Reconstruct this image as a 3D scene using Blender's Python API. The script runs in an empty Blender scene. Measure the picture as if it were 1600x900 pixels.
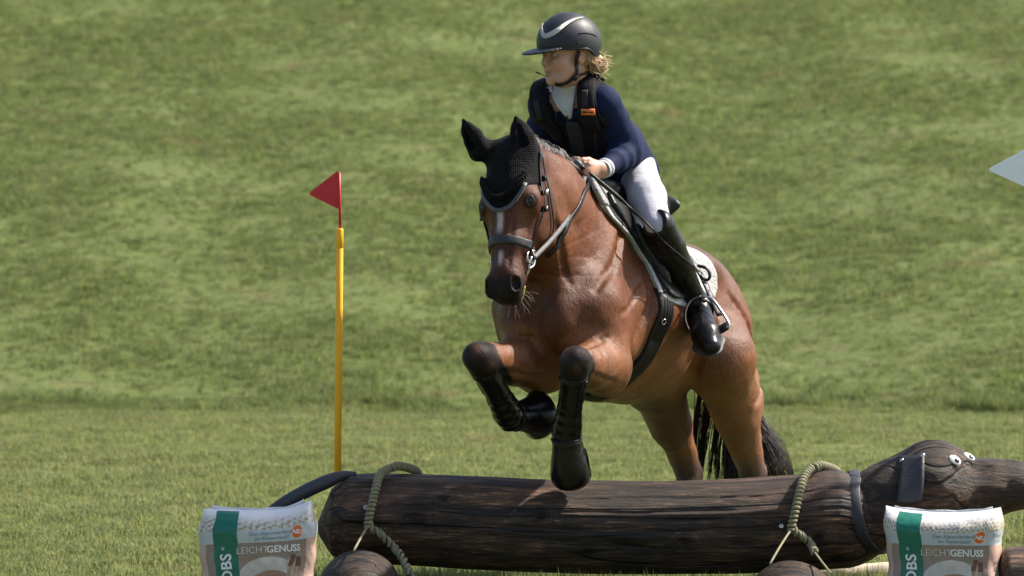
import bpy, bmesh, math, random
import numpy as np
from mathutils import Vector, Matrix, noise as mnoise

# ------------------------------------------------------------------ camera, sky, sun, exposure
scene = bpy.context.scene
FPX, CAM = 8600.0, np.array((0.0, -20.0, 1.6))
PITCH = math.atan(208 / FPX)
cam_data = bpy.data.cameras.new('camera')
cam = bpy.data.objects.new('camera', cam_data)
scene.collection.objects.link(cam)
cam.location = CAM
cam.rotation_euler = (math.pi / 2 - PITCH, 0, 0)
cam_data.sensor_width = 36
cam_data.lens = FPX / 1600 * 36
cam_data.clip_start = 0.5
cam_data.clip_end = 3000
cam_data.dof.use_dof = True
cam_data.dof.focus_distance = 19.75
cam_data.dof.aperture_fstop = 6.0
scene.camera = cam

SUN_AZ, SUN_EL = math.radians(72), math.radians(48)      # azimuth from +Y towards +X
world = bpy.data.worlds.new('World')
scene.world = world
world.use_nodes = True
wn = world.node_tree.nodes
sky = wn.new('ShaderNodeTexSky')
sky.sky_type = 'NISHITA'
sky.sun_disc = False
sky.sun_elevation = SUN_EL
sky.sun_rotation = SUN_AZ
sky.air_density, sky.dust_density, sky.ozone_density = 1.0, 2.5, 1.0
bg = wn['Background']
bg.inputs['Strength'].default_value = 0.12
world.node_tree.links.new(sky.outputs[0], bg.inputs['Color'])
sun_data = bpy.data.lights.new('sun', 'SUN')
sun_data.energy = 4.9
sun_data.angle = math.radians(1.2)
sun_data.color = (1.0, 0.93, 0.82)
sun = bpy.data.objects.new('sun', sun_data)
scene.collection.objects.link(sun)
SUN = Vector((math.sin(SUN_AZ) * math.cos(SUN_EL), math.cos(SUN_AZ) * math.cos(SUN_EL), math.sin(SUN_EL)))
sun.rotation_euler = SUN.to_track_quat('Z', 'Y').to_euler()
sun.location = SUN * 30
scene.view_settings.view_transform = 'Standard'
scene.view_settings.look = 'None'
scene.view_settings.gamma = 1
scene.view_settings.use_curve_mapping = False
scene.view_settings.exposure = 0.93
scene.render.engine = 'CYCLES'
scene.cycles.use_denoising = True
scene.cycles.max_bounces = 6
scene.cycles.transparent_max_bounces = 8

COL = scene.collection
rng = np.random.default_rng(7)
random.seed(7)


def V(*a):
    return np.array(a, float)


def nz(v):
    v = np.asarray(v, float)
    return v / np.linalg.norm(v)


def at(px, py, Y):
    """The point of the place at depth Y that is seen at a photograph pixel (1600 x 900)."""
    a, b = (px - 800) / FPX, -(py - 450) / FPX
    c, s = math.cos(PITCH), math.sin(PITCH)
    d = np.array((a, c + b * s, -s + b * c))
    return CAM + d * ((Y + 20) / d[1])


def topx(p):
    p = np.asarray(p, float) - CAM
    c, s = math.cos(PITCH), math.sin(PITCH)
    dep = p[1] * c - p[2] * s
    up = p[1] * s + p[2] * c
    return 800 + FPX * p[0] / dep, 450 - FPX * up / dep


# ------------------------------------------------------------------ materials
def mat_nodes(name):
    m = bpy.data.materials.new(name)
    m.use_nodes = True
    nt = m.node_tree
    return m, nt, nt.nodes['Principled BSDF'], nt.nodes, nt.links


def noise_node(N, L, scale, detail=4, rough=0.55, coord='Object', stretch=None, dist=0.0):
    tc = N.new('ShaderNodeTexCoord')
    n = N.new('ShaderNodeTexNoise')
    n.inputs['Scale'].default_value = scale
    n.inputs['Detail'].default_value = detail
    n.inputs['Roughness'].default_value = rough
    n.inputs['Distortion'].default_value = dist
    src = tc.outputs[coord]
    if stretch is not None:
        mp = N.new('ShaderNodeMapping')
        mp.inputs['Scale'].default_value = stretch
        L.new(src, mp.inputs['Vector'])
        src = mp.outputs['Vector']
    L.new(src, n.inputs['Vector'])
    return n


def ramp_node(N, L, src, stops):
    r = N.new('ShaderNodeValToRGB')
    el = r.color_ramp.elements
    while len(el) < len(stops):
        el.new(0.5)
    for e, (p, c) in zip(el, stops):
        e.position = p
        e.color = (*c, 1) if len(c) == 3 else c
    L.new(src, r.inputs['Fac'])
    return r


def mix_node(N, L, kind, fac, a, b):
    m = N.new('ShaderNodeMixRGB')
    m.blend_type = kind
    for sock, val in ((m.inputs[0], fac), (m.inputs[1], a), (m.inputs[2], b)):
        if isinstance(val, (int, float)):
            sock.default_value = val
        elif isinstance(val, tuple):
            sock.default_value = (*val, 1) if len(val) == 3 else val
        else:
            L.new(val, sock)
    return m


def simple_mat(name, color, rough=0.5, vary=0.15, vscale=12, bump=0.0, bscale=120, bdetail=3, stretch=None,
               metallic=0.0, spec=0.5, sheen=0.0, rvary=0.1, coat=0.0, sss=0.0):
    m, nt, P, N, L = mat_nodes(name)
    n = noise_node(N, L, vscale, 5, stretch=stretch)
    r = ramp_node(N, L, n.outputs['Fac'], [(0.25, tuple(c * (1 - vary) for c in color)), (0.75, tuple(min(1, c * (1 + vary)) for c in color))])
    L.new(r.outputs['Color'], P.inputs['Base Color'])
    mr = N.new('ShaderNodeMapRange')
    mr.inputs['To Min'].default_value = max(0.02, rough - rvary)
    mr.inputs['To Max'].default_value = min(1, rough + rvary)
    n2 = noise_node(N, L, vscale * 2.3, 3)
    L.new(n2.outputs['Fac'], mr.inputs['Value'])
    L.new(mr.outputs[0], P.inputs['Roughness'])
    P.inputs['Metallic'].default_value = metallic
    P.inputs['Specular IOR Level'].default_value = spec
    P.inputs['Sheen Weight'].default_value = sheen
    P.inputs['Sheen Roughness'].default_value = 0.5
    P.inputs['Coat Weight'].default_value = coat
    if sss:
        P.inputs['Subsurface Weight'].default_value = sss
        P.inputs['Subsurface Radius'].default_value = (0.01, 0.004, 0.002)
    if bump:
        b = N.new('ShaderNodeBump')
        b.inputs['Strength'].default_value = bump
        b.inputs['Distance'].default_value = 0.01
        nb = noise_node(N, L, bscale, bdetail, stretch=stretch)
        L.new(nb.outputs['Fac'], b.inputs['Height'])
        L.new(b.outputs[0], P.inputs['Normal'])
    return m


# ------------------------------------------------------------------ objects
def tag(o, label=None, cat=None, group=None, kind=None):
    if label:
        o['label'] = label
    if cat:
        o['category'] = cat
    if group:
        o['group'] = group
    if kind:
        o['kind'] = kind
    return o


def thing(name, loc, label, cat, group=None):
    o = bpy.data.objects.new(name, None)
    o.empty_display_size = 0.1
    COL.objects.link(o)
    o.location = loc
    return tag(o, label, cat, group)


def mesh_obj(name, verts, faces, mat, parent=None, smooth=True, colors=None, label=None, origin=None):
    """verts in the world; the object sits in its parent's frame (things are unrotated Empties)."""
    verts = np.asarray(verts, float).reshape(-1, 3)
    base = np.zeros(3)
    p = parent
    while p is not None:
        base = base + np.array(p.location)
        p = p.parent
    off = np.array(origin, float) if origin is not None else base
    me = bpy.data.meshes.new(name)
    if isinstance(faces, np.ndarray):
        nf, k = faces.shape
        me.vertices.add(len(verts))
        me.vertices.foreach_set('co', (verts - off).ravel())
        me.loops.add(nf * k)
        me.loops.foreach_set('vertex_index', faces.ravel().astype(np.int32))
        me.polygons.add(nf)
        me.polygons.foreach_set('loop_start', np.arange(0, nf * k, k, dtype=np.int32))
        me.polygons.foreach_set('loop_total', np.full(nf, k, dtype=np.int32))
        me.update(calc_edges=True)
    else:
        me.from_pydata([tuple(v) for v in verts - off], [], [tuple(f) for f in faces])
    me.validate()
    if smooth:
        me.polygons.foreach_set('use_smooth', np.ones(len(me.polygons), dtype=bool))
    if colors is not None:
        ca = me.color_attributes.new('Col', 'FLOAT_COLOR', 'POINT')
        c = np.ones((len(verts), 4))
        c[:, :3] = colors
        ca.data.foreach_set('color', c.ravel())
    me.materials.append(mat)
    o = bpy.data.objects.new(name, me)
    COL.objects.link(o)
    o.parent = parent
    o.location = off - base
    if label:
        o['label'] = label
    return o


class MB:
    """Collects pieces into one mesh."""
    def __init__(self):
        self.v, self.f = [], []

    def add(self, verts, faces):
        o = len(self.v)
        self.v += [tuple(p) for p in verts]
        self.f += [tuple(int(i) + o for i in f) for f in faces]
        return self

    def build(self, name, mat, parent=None, smooth=True, **kw):
        return mesh_obj(name, np.array(self.v), self.f, mat, parent, smooth, **kw)


def resample(pts, n):
    """Catmull-Rom through control points, n samples, even spacing."""
    P = np.asarray(pts, float)
    if len(P) > 2:
        E = np.vstack((2 * P[0] - P[1], P, 2 * P[-1] - P[-2]))
        out = []
        for i in range(len(P) - 1):
            t = np.linspace(0, 1, 24, endpoint=False)[:, None]
            a, b, c, d = E[i], E[i + 1], E[i + 2], E[i + 3]
            out.append(0.5 * (2 * b + (c - a) * t + (2 * a - 5 * b + 4 * c - d) * t ** 2 + (3 * b - a - 3 * c + d) * t ** 3))
        Q = np.vstack(out + [P[-1:]])
    else:
        Q = P
    s = np.concatenate(([0], np.cumsum(np.linalg.norm(np.diff(Q[:, :3], axis=0), axis=1))))
    u = np.linspace(0, s[-1], n)
    return np.stack([np.interp(u, s, Q[:, k]) for k in range(Q.shape[1])], 1)


def frames(P, up=None):
    T = np.gradient(P, axis=0)
    T /= np.linalg.norm(T, axis=1)[:, None] + 1e-12
    n = np.array(up, float) if up is not None else (V(0, 0, 1) if abs(T[0][2]) < 0.8 else V(1, 0, 0))
    Nn = []
    for t in T:
        n = n - t * np.dot(n, t)
        n = n / (np.linalg.norm(n) + 1e-12)
        Nn.append(n.copy())
    Nn = np.array(Nn)
    return T, Nn, np.cross(T, Nn)


def tube(P, r, k=10, caps=True, up=None, squash=1.0):
    P = np.asarray(P, float)
    n = len(P)
    r = np.broadcast_to(np.asarray(r, float), (n,))
    T, A, B = frames(P, up)
    th = np.linspace(0, 2 * np.pi, k, endpoint=False)
    vs = P[:, None] + r[:, None, None] * (np.cos(th)[None, :, None] * A[:, None] * squash + np.sin(th)[None, :, None] * B[:, None])
    vs = vs.reshape(-1, 3)
    fs = [(i * k + j, i * k + (j + 1) % k, (i + 1) * k + (j + 1) % k, (i + 1) * k + j) for i in range(n - 1) for j in range(k)]
    if caps:
        fs.append(tuple(range(k))[::-1])
        fs.append(tuple((n - 1) * k + j for j in range(k)))
    return vs, fs


def ribbon(P, Nrm, width, thick, crown=0.0):
    """A flat strap swept along P lying against the normals Nrm."""
    P, Nrm = np.asarray(P, float), np.asarray(Nrm, float)
    n = len(P)
    width = np.broadcast_to(np.asarray(width, float), (n,))
    T = np.gradient(P, axis=0)
    T /= np.linalg.norm(T, axis=1)[:, None] + 1e-12
    S = np.cross(T, Nrm)
    S /= np.linalg.norm(S, axis=1)[:, None] + 1e-12
    Nn = np.cross(S, T)
    prof = [(-0.5, 0), (-0.5, 0.6), (-0.4, 1), (0, 1 + crown), (0.4, 1), (0.5, 0.6), (0.5, 0), (0, -0.1)]
    k = len(prof)
    vs = np.array([[P[i] + S[i] * a * width[i] + Nn[i] * b * thick for a, b in prof] for i in range(n)]).reshape(-1, 3)
    fs = [(i * k + j, i * k + (j + 1) % k, (i + 1) * k + (j + 1) % k, (i + 1) * k + j) for i in range(n - 1) for j in range(k)]
    fs += [tuple(range(k))[::-1], tuple((n - 1) * k + j for j in range(k))]
    return vs, fs


def box(c, half, R=None):
    R = np.eye(3) if R is None else np.asarray(R)
    s = [(-1, -1, -1), (1, -1, -1), (1, 1, -1), (-1, 1, -1), (-1, -1, 1), (1, -1, 1), (1, 1, 1), (-1, 1, 1)]
    vs = [np.asarray(c) + (np.array(q) * half) @ R for q in s]
    return vs, [(0, 3, 2, 1), (4, 5, 6, 7), (0, 1, 5, 4), (1, 2, 6, 5), (2, 3, 7, 6), (3, 0, 4, 7)]


def lathe(prof, c, axis, k=24, up=None):
    """prof: (distance along axis, radius) pairs."""
    axis = nz(axis)
    a = nz(np.cross(axis, V(0, 0, 1) if abs(axis[2]) < 0.9 else V(1, 0, 0)))
    b = np.cross(axis, a)
    th = np.linspace(0, 2 * np.pi, k, endpoint=False)
    vs = [np.asarray(c) + axis * d + r * (math.cos(t) * a + math.sin(t) * b) for d, r in prof for t in th]
    n = len(prof)
    fs = [(i * k + j, i * k + (j + 1) % k, (i + 1) * k + (j + 1) % k, (i + 1) * k + j) for i in range(n - 1) for j in range(k)]
    return vs, fs


# ------------------------------------------------------------------ implicit surfaces for bodies
class Shape:
    """A body as a smooth union of muscles and bones: ellipsoids and tapered limbs."""
    def __init__(self):
        self.ops = []

    def ell(self, c, r, R=None, k=0.03, sub=False):
        c, r = np.asarray(c, float), np.asarray(r, float)
        R = np.eye(3) if R is None else np.asarray(R, float)

        def fn(x, y, z):
            dx, dy, dz = x - c[0], y - c[1], z - c[2]
            q = [R[i][0] * dx + R[i][1] * dy + R[i][2] * dz for i in range(3)]
            k0 = np.sqrt((q[0] / r[0]) ** 2 + (q[1] / r[1]) ** 2 + (q[2] / r[2]) ** 2)
            k1 = np.sqrt((q[0] / r[0] ** 2) ** 2 + (q[1] / r[1] ** 2) ** 2 + (q[2] / r[2] ** 2) ** 2)
            return k0 * (k0 - 1) / (k1 + 1e-9)
        ext = np.sqrt(((R * r[:, None]) ** 2).sum(0))
        self.ops.append((fn, c - ext, c + ext, k, sub))
        return self

    def cap(self, a, b, ra, rb, k=0.03, flat=None, s=1.0, sub=False):
        a, b = np.asarray(a, float), np.asarray(b, float)
        ab = b - a
        l2 = max(ab @ ab, 1e-9)
        n = None if flat is None else nz(flat)

        def fn(x, y, z):
            dx, dy, dz = x - a[0], y - a[1], z - a[2]
            t = np.clip((dx * ab[0] + dy * ab[1] + dz * ab[2]) / l2, 0, 1)
            vx, vy, vz = dx - t * ab[0], dy - t * ab[1], dz - t * ab[2]
            d2 = vx * vx + vy * vy + vz * vz
            if n is not None:
                d2 = d2 + (s * s - 1) * (vx * n[0] + vy * n[1] + vz * n[2]) ** 2
            d = np.sqrt(np.maximum(d2, 0)) - (ra + (rb - ra) * t)
            return d / s if s > 1.3 else d
        m = max(ra, rb) * (1 / min(s, 1.0))
        self.ops.append((fn, np.minimum(a, b) - m, np.maximum(a, b) + m, k, sub))
        return self

    def limb(self, pts, k=0.02, k0=None, flat=None, s=1.0):
        """pts: list of (point, radius)."""
        for i in range(len(pts) - 1):
            self.cap(pts[i][0], pts[i + 1][0], pts[i][1], pts[i + 1][1], (k0 if (i == 0 and k0) else k), flat, s)
        return self

    def grid(self, xs, ys, zs, pad=0.06):
        D = np.full((len(xs), len(ys), len(zs)), 0.5, np.float32)
        for fn, lo, hi, k, sub in self.ops:
            m = k + pad
            i0, i1 = np.searchsorted(xs, lo[0] - m), np.searchsorted(xs, hi[0] + m)
            j0, j1 = np.searchsorted(ys, lo[1] - m), np.searchsorted(ys, hi[1] + m)
            l0, l1 = np.searchsorted(zs, lo[2] - m), np.searchsorted(zs, hi[2] + m)
            if i1 <= i0 or j1 <= j0 or l1 <= l0:
                continue
            x = xs[i0:i1].astype(np.float32)[:, None, None]
            y = ys[j0:j1].astype(np.float32)[None, :, None]
            z = zs[l0:l1].astype(np.float32)[None, None, :]
            d = fn(x, y, z).astype(np.float32)
            S = D[i0:i1, j0:j1, l0:l1]
            D[i0:i1, j0:j1, l0:l1] = smax(S, -d, k) if sub else smin(S, d, k)
        return D

    def pts(self, P):
        P = np.asarray(P, float)
        x, y, z = P[..., 0], P[..., 1], P[..., 2]
        D = np.full(x.shape, 0.5)
        lo0, hi0 = P.reshape(-1, 3).min(0), P.reshape(-1, 3).max(0)
        for fn, lo, hi, k, sub in self.ops:
            m = k + 0.12
            if (lo - m > hi0).any() or (hi + m < lo0).any():
                continue
            d = fn(x, y, z)
            D = smax(D, -d, k) if sub else smin(D, d, k)
        return D

    def grad(self, P, e=0.003):
        P = np.asarray(P, float)
        E = np.concatenate((np.eye(3), -np.eye(3))) * e
        v = self.pts(P[None] + E.reshape((6,) + (1,) * (P.ndim - 1) + (3,)))
        g = np.stack([v[i] - v[i + 3] for i in range(3)], -1)
        return g / (np.linalg.norm(g, axis=-1, keepdims=True) + 1e-9)

    def snap(self, P, off=0.0, it=6):
        P = np.array(P, float)
        for _ in range(it):
            P = P - self.grad(P) * (self.pts(P) - off)[..., None] * 0.9
        return P, self.grad(P)


def ray_hits(S, pix, y0=-.7, n=90):
    """Where the lines of sight of photograph pixels meet a body."""
    A = np.array([at(q[0], q[1], y0) for q in pix])
    Dr = np.array([nz(at(q[0], q[1], 3) - a) for q, a in zip(pix, A)])
    t = np.zeros(len(A))
    for _ in range(n):
        v = S.pts(A + Dr * t[:, None])
        t = np.where(v > .0006, t + np.clip(v * .75, .0006, .05), t)
        if (v <= .0006).all():
            break
    Q = A + Dr * t[:, None]
    miss = S.pts(Q) > .004
    if miss.any():                      # grazing past the edge: take the nearest point of the body
        t2 = np.linspace(.1, 2.4, 120)
        for i in np.nonzero(miss)[0]:
            line = A[i] + Dr[i] * t2[:, None]
            Q[i] = S.snap(line[np.argmin(S.pts(line))][None])[0][0]
    return Q


def ray_hit(S, px, py, y0=-.7):
    return ray_hits(S, [(px, py)], y0)[0]


def smin(a, b, k):
    if k <= 0:
        return np.minimum(a, b)
    h = np.clip(0.5 + 0.5 * (b - a) / k, 0, 1)
    return b * (1 - h) + a * h - k * h * (1 - h)


def smax(a, b, k):
    return -smin(-a, -b, k)


def surfnet(D, xs, ys, zs):
    """Surface nets on a rectilinear grid -> verts, quads."""
    ins = D < 0
    c = ins[:-1, :-1, :-1].astype(np.int8)
    c = c + ins[1:, :-1, :-1] + ins[:-1, 1:, :-1] + ins[1:, 1:, :-1] + ins[:-1, :-1, 1:] + ins[1:, :-1, 1:] + ins[:-1, 1:, 1:] + ins[1:, 1:, 1:]
    act = (c > 0) & (c < 8)
    I, J, K = np.nonzero(act)
    idx = np.full(act.shape, -1, np.int32)
    idx[I, J, K] = np.arange(len(I))
    acc = np.zeros((len(I), 3))
    cnt = np.zeros(len(I))
    co = [(0, 0, 0), (1, 0, 0), (0, 1, 0), (1, 1, 0), (0, 0, 1), (1, 0, 1), (0, 1, 1), (1, 1, 1)]
    val = [D[I + a, J + b, K + e].astype(float) for a, b, e in co]
    for p in range(8):
        for q in range(p + 1, 8):
            if bin(p ^ q).count('1') != 1:
                continue
            m = (val[p] < 0) != (val[q] < 0)
            t = np.where(m, val[p] / (val[p] - val[q] + 1e-20), 0)
            for ax in range(3):
                acc[:, ax] += np.where(m, co[p][ax] + t * (co[q][ax] - co[p][ax]), 0)
            cnt += m
    acc /= cnt[:, None]
    vs = np.stack([xs[I] + acc[:, 0] * (xs[I + 1] - xs[I]), ys[J] + acc[:, 1] * (ys[J + 1] - ys[J]), zs[K] + acc[:, 2] * (zs[K + 1] - zs[K])], 1)
    fs = []
    for ax in range(3):
        a = [slice(None)] * 3
        b = [slice(None)] * 3
        a[ax], b[ax] = slice(0, -1), slice(1, None)
        A, Bq = ins[tuple(a)], ins[tuple(b)]
        e = np.nonzero(A != Bq)
        flip = A[e]
        o1, o2 = [(1, 2), (2, 0), (0, 1)][ax]
        ok = (e[o1] > 0) & (e[o2] > 0) & (e[o1] < D.shape[o1] - 1) & (e[o2] < D.shape[o2] - 1)
        e = [q[ok] for q in e]
        flip = flip[ok]

        def g(d1, d2):
            q = [e[0].copy(), e[1].copy(), e[2].copy()]
            q[o1] -= d1
            q[o2] -= d2
            return idx[q[0], q[1], q[2]]
        Q = np.stack([g(1, 1), g(0, 1), g(0, 0), g(1, 0)], 1)
        Q[~flip] = Q[~flip][:, ::-1]
        fs.append(Q)
    F = np.vstack(fs)
    return vs, F[(F >= 0).all(1)]


def axis(lo, hi, h):
    return np.arange(lo, hi + h, h)


def coords(xs, ys, zs):
    return xs[:, None, None], ys[None, :, None], zs[None, None, :]


def local(x, y, z, o, A):
    """World grid coordinates -> coordinates along the three rows of A about o."""
    return [A[i][0] * (x - o[0]) + A[i][1] * (y - o[1]) + A[i][2] * (z - o[2]) for i in range(3)]
# ------------------------------------------------------------------ ground and grass
EDGE = 14.4


def fbm(x, y, sc, seed=0, oct_=4):
    """Cheap smooth noise from rotated sine sums, about -1..1."""
    r = np.random.default_rng(seed)
    v = np.zeros(np.broadcast(x, y).shape)
    amp, tot = 1.0, 0
    for o in range(oct_):
        for _ in range(5):
            a, ph = r.uniform(0, 6.283), r.uniform(0, 6.283)
            f = sc * 2 ** o * r.uniform(.7, 1.4)
            v = v + amp * np.sin((x * math.cos(a) + y * math.sin(a)) * f + ph)
        tot += amp * 2.2
        amp *= .55
    return v / tot


def edge_line(x):
    return EDGE + .45 * np.sin(x * .55 + 1) + .28 * np.sin(x * 1.3) + .12 * np.sin(x * 3.1 + 2)


def ground_z(x, y):
    e = y - edge_line(x)
    flat = .018 * fbm(x, y, 1.1, 3) + .012 * fbm(x, y, 5.0, 9, 2)
    flat = flat * np.clip((np.hypot(x - .2, y * 1.2) - 1.5) / 2, .15, 1)
    st = np.clip((e + .25) / .5, 0, 1)
    bank = -.03 * np.exp(-((e + .45) / .35) ** 2) + (.03 + .03 * np.sin(x * 1.1 + .5)) * st * st * (3 - 2 * st)
    d = np.clip(e - .1, 0, None)
    hill = np.where(d < 100, .165 * d, .165 * (100 + 60 * (1 - np.exp(-(d - 100) / 60))))
    rough = np.clip(d / 3, 0, 1) * (.05 * fbm(x, y, .45, 5) + .018 * fbm(x, y, 2.2, 6, 3))
    return flat + bank + hill + rough


gx = np.concatenate((np.linspace(-300, -9, 30)[:-1], np.arange(-9, 9.01, .15), np.linspace(9, 300, 30)[1:]))
gy = np.concatenate((np.linspace(-80, -3, 20)[:-1], np.arange(-3, 40.01, .15), np.linspace(40, 420, 40)[1:]))
X, Y = np.meshgrid(gx, gy, indexing='ij')
Z = ground_z(X, Y)
nx, ny = X.shape
ids = np.arange(nx * ny).reshape(nx, ny)
F = np.stack((ids[:-1, :-1], ids[1:, :-1], ids[1:, 1:], ids[:-1, 1:]), -1).reshape(-1, 4)


def grass_colours(N, L, fine):
    """Meadow colour from where the grass grows: green, yellowing and worn brown patches."""
    geo = N.new('ShaderNodeNewGeometry')

    def nz_(scale, detail, stretch):
        mp = N.new('ShaderNodeMapping')
        mp.inputs['Scale'].default_value = stretch
        L.new(geo.outputs['Position'], mp.inputs['Vector'])
        n = N.new('ShaderNodeTexNoise')
        n.inputs['Scale'].default_value = scale
        n.inputs['Detail'].default_value = detail
        n.inputs['Roughness'].default_value = .6
        L.new(mp.outputs[0], n.inputs['Vector'])
        return n.outputs['Fac']
    a = ramp_node(N, L, nz_(5.0, 8, (.75, .6, .2)), [(.26, (.116, .160, .052)), (.5, (.138, .178, .064)), (.74, (.180, .204, .090))])
    br = ramp_node(N, L, nz_(3.0, 7, (.55, .5, .2)), [(.585, (0, 0, 0)), (.76, (.85, .85, .85))])
    c = mix_node(N, L, 'MIX', br.outputs[0], a.outputs[0], (.180, .138, .080))
    # the mown strip in front of the bank is drier and paler than the slope
    sep = N.new('ShaderNodeSeparateXYZ')
    L.new(geo.outputs['Position'], sep.inputs[0])
    mw = N.new('ShaderNodeMapRange')
    mw.inputs['From Min'].default_value, mw.inputs['From Max'].default_value = 14.6, 13.2
    mw.inputs['To Min'].default_value, mw.inputs['To Max'].default_value = 0.0, .62
    L.new(sep.outputs['Y'], mw.inputs['Value'])
    c = mix_node(N, L, 'MIX', mw.outputs[0], c.outputs[0], mix_node(N, L, 'MULTIPLY', 1, c.outputs[0], (1.44, 1.30, 1.50)).outputs[0])
    dk = ramp_node(N, L, nz_(11.0, 5, (.6, .8, .3)), [(.30, (.78, .81, .78)), (.6, (1.05, 1.05, 1.0))])
    return mix_node(N, L, 'MULTIPLY', 1, c.outputs[0], dk.outputs[0])


m_ground, nt, P, N, L = mat_nodes('meadow_ground')
gc = grass_colours(N, L, False)
n2 = noise_node(N, L, 22, 6, .7)
r2 = ramp_node(N, L, n2.outputs['Fac'], [(.3, (.62, .58, .52)), (.75, (1.1, 1.08, 1.0))])
L.new(mix_node(N, L, 'MULTIPLY', 1, gc.outputs[0], r2.outputs[0]).outputs[0], P.inputs['Base Color'])
P.inputs['Roughness'].default_value = .95
P.inputs['Specular IOR Level'].default_value = .1
bp = N.new('ShaderNodeBump')
bp.inputs['Strength'].default_value = .8
bp.inputs['Distance'].default_value = .04
L.new(n2.outputs['Fac'], bp.inputs['Height'])
L.new(bp.outputs[0], P.inputs['Normal'])
ground = mesh_obj('ground', np.stack((X, Y, Z), -1).reshape(-1, 3), F, m_ground)
tag(ground, 'short green meadow rising to a grassy slope behind the jump', 'ground', kind='structure')

m_grass, nt, P, N, L = mat_nodes('grass_blades')
gc = grass_colours(N, L, True)
oi = N.new('ShaderNodeObjectInfo')
hs_ = N.new('ShaderNodeHueSaturation')
mr = N.new('ShaderNodeMapRange')
mr.inputs['To Min'].default_value, mr.inputs['To Max'].default_value = .72, 1.45
L.new(oi.outputs['Random'], mr.inputs['Value'])
L.new(mr.outputs[0], hs_.inputs['Value'])
L.new(gc.outputs[0], hs_.inputs['Color'])
at_ = N.new('ShaderNodeVertexColor')
at_.layer_name = 'Col'
mm = mix_node(N, L, 'MULTIPLY', 1, hs_.outputs[0], at_.outputs['Color'])
L.new(mm.outputs[0], P.inputs['Base Color'])
P.inputs['Roughness'].default_value = .55
P.inputs['Specular IOR Level'].default_value = .3
tr = N.new('ShaderNodeBsdfTranslucent')
L.new(mm.outputs[0], tr.inputs['Color'])
ms = N.new('ShaderNodeMixShader')
ms.inputs[0].default_value = .5
L.new(P.outputs[0], ms.inputs[1])
L.new(tr.outputs[0], ms.inputs[2])
L.new(ms.outputs[0], nt.nodes['Material Output'].inputs['Surface'])

tuft_col = bpy.data.collections.new('tufts')
for v in range(6):
    tall = v >= 4
    vs, fs, cs = [], [], []
    r = np.random.default_rng(20 + v)
    for b in range(20 if tall else 16):
        c = r.normal(0, .028, 2)
        a = r.uniform(0, 6.283)
        lean = r.uniform(.2, 1.1) if not tall else r.uniform(.1, .7)
        ln = r.uniform(.035, .075) if not tall else r.uniform(.07, .17)
        w = r.uniform(.0018, .0034)
        d = np.array((math.cos(a), math.sin(a), 0))
        sd = np.array((-math.sin(a), math.cos(a), 0)) * w
        p0 = np.array((c[0], c[1], -.008))
        p1 = p0 + np.array((0, 0, ln * .55)) + d * ln * .25 * lean
        p2 = p1 + np.array((0, 0, ln * (.45 - .3 * min(lean, 1)))) + d * ln * .55 * lean
        o = len(vs)
        vs += [p0 - sd, p0 + sd, p1 - sd * .85, p1 + sd * .85, p2]
        fs += [(o, o + 1, o + 3, o + 2), (o + 2, o + 3, o + 4)]
        dry = r.random() < .16
        k = r.uniform(.75, 1.25)
        cc = (1.7 * k, 1.35 * k, 1.15 * k) if dry else (k, k, k * .9)
        cs += [cc] * 5
    me = bpy.data.meshes.new('tuft')
    me.from_pydata([tuple(p) for p in vs], [], fs)
    ca = me.color_attributes.new('Col', 'FLOAT_COLOR', 'POINT')
    ca.data.foreach_set('color', np.array([(*c, 1) for c in cs]).ravel())
    me.materials.append(m_grass)
    o = bpy.data.objects.new('tuft%d' % v, me)
    tuft_col.objects.link(o)


def scatter(n, y0, y1, seed):
    r = np.random.default_rng(seed)
    y = np.sqrt(r.uniform((y0 + 20) ** 2, (y1 + 20) ** 2, n)) - 20
    hw = (y + 20) * .098 + 2.5
    return r.uniform(-1, 1, n) * hw, y, r


pts_all, sc_all, kind_all = [], [], []
for n, y0, y1, base, seed in ((104000, -1.6, 14.8, .80, 1), (124000, 14.2, 38, .85, 2)):
    x, y, r = scatter(n, y0, y1, seed)
    clump = fbm(x, y, 1.6, 31, 3)
    s = base * r.uniform(.55, 1.15, n) * (1 + .30 * clump)
    keep = r.random(n) < np.clip(.86 + .5 * clump, .25, 1)
    e = y - edge_line(x)
    bare = (np.abs(e + .75 + .2 * fbm(x, y, 2.5, 8)) < .20) & (fbm(x, y * .3, 1.3, 44) > .10)      # worn, stony strip below the bank
    keep &= ~(bare & (r.random(n) < .9))
    keep &= ~((np.abs(y) < .30) & (x > -.72) & (x < 1.9) & (np.abs(y) < .12))
    pts_all.append(np.stack((x, y, ground_z(x, y)), 1)[keep])
    sc_all.append(s[keep])
    kind_all.append(r.integers(0, 4, n)[keep])
# longer tufts on the bank and scattered over the slope
r = np.random.default_rng(5)
n = 9000
x = r.uniform(-6.2, 6.2, n)
y = edge_line(x) + r.normal(.0, .16, n)
keep = fbm(x, y, 1.3, 12, 3) > .16
pts_all.append(np.stack((x, y, ground_z(x, y)), 1)[keep])
sc_all.append((r.uniform(.30, .70, n) * (1 + .7 * fbm(x, y, 2.2, 15)))[keep])
kind_all.append(r.integers(4, 6, n)[keep])
n = 5000
x, y, r = scatter(n, 15, 38, 9)
keep = fbm(x, y, 1.1, 17, 3) > .15
pts_all.append(np.stack((x, y, ground_z(x, y)), 1)[keep])
sc_all.append(r.uniform(.3, .65, n)[keep])
kind_all.append(r.integers(4, 6, n)[keep])
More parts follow.
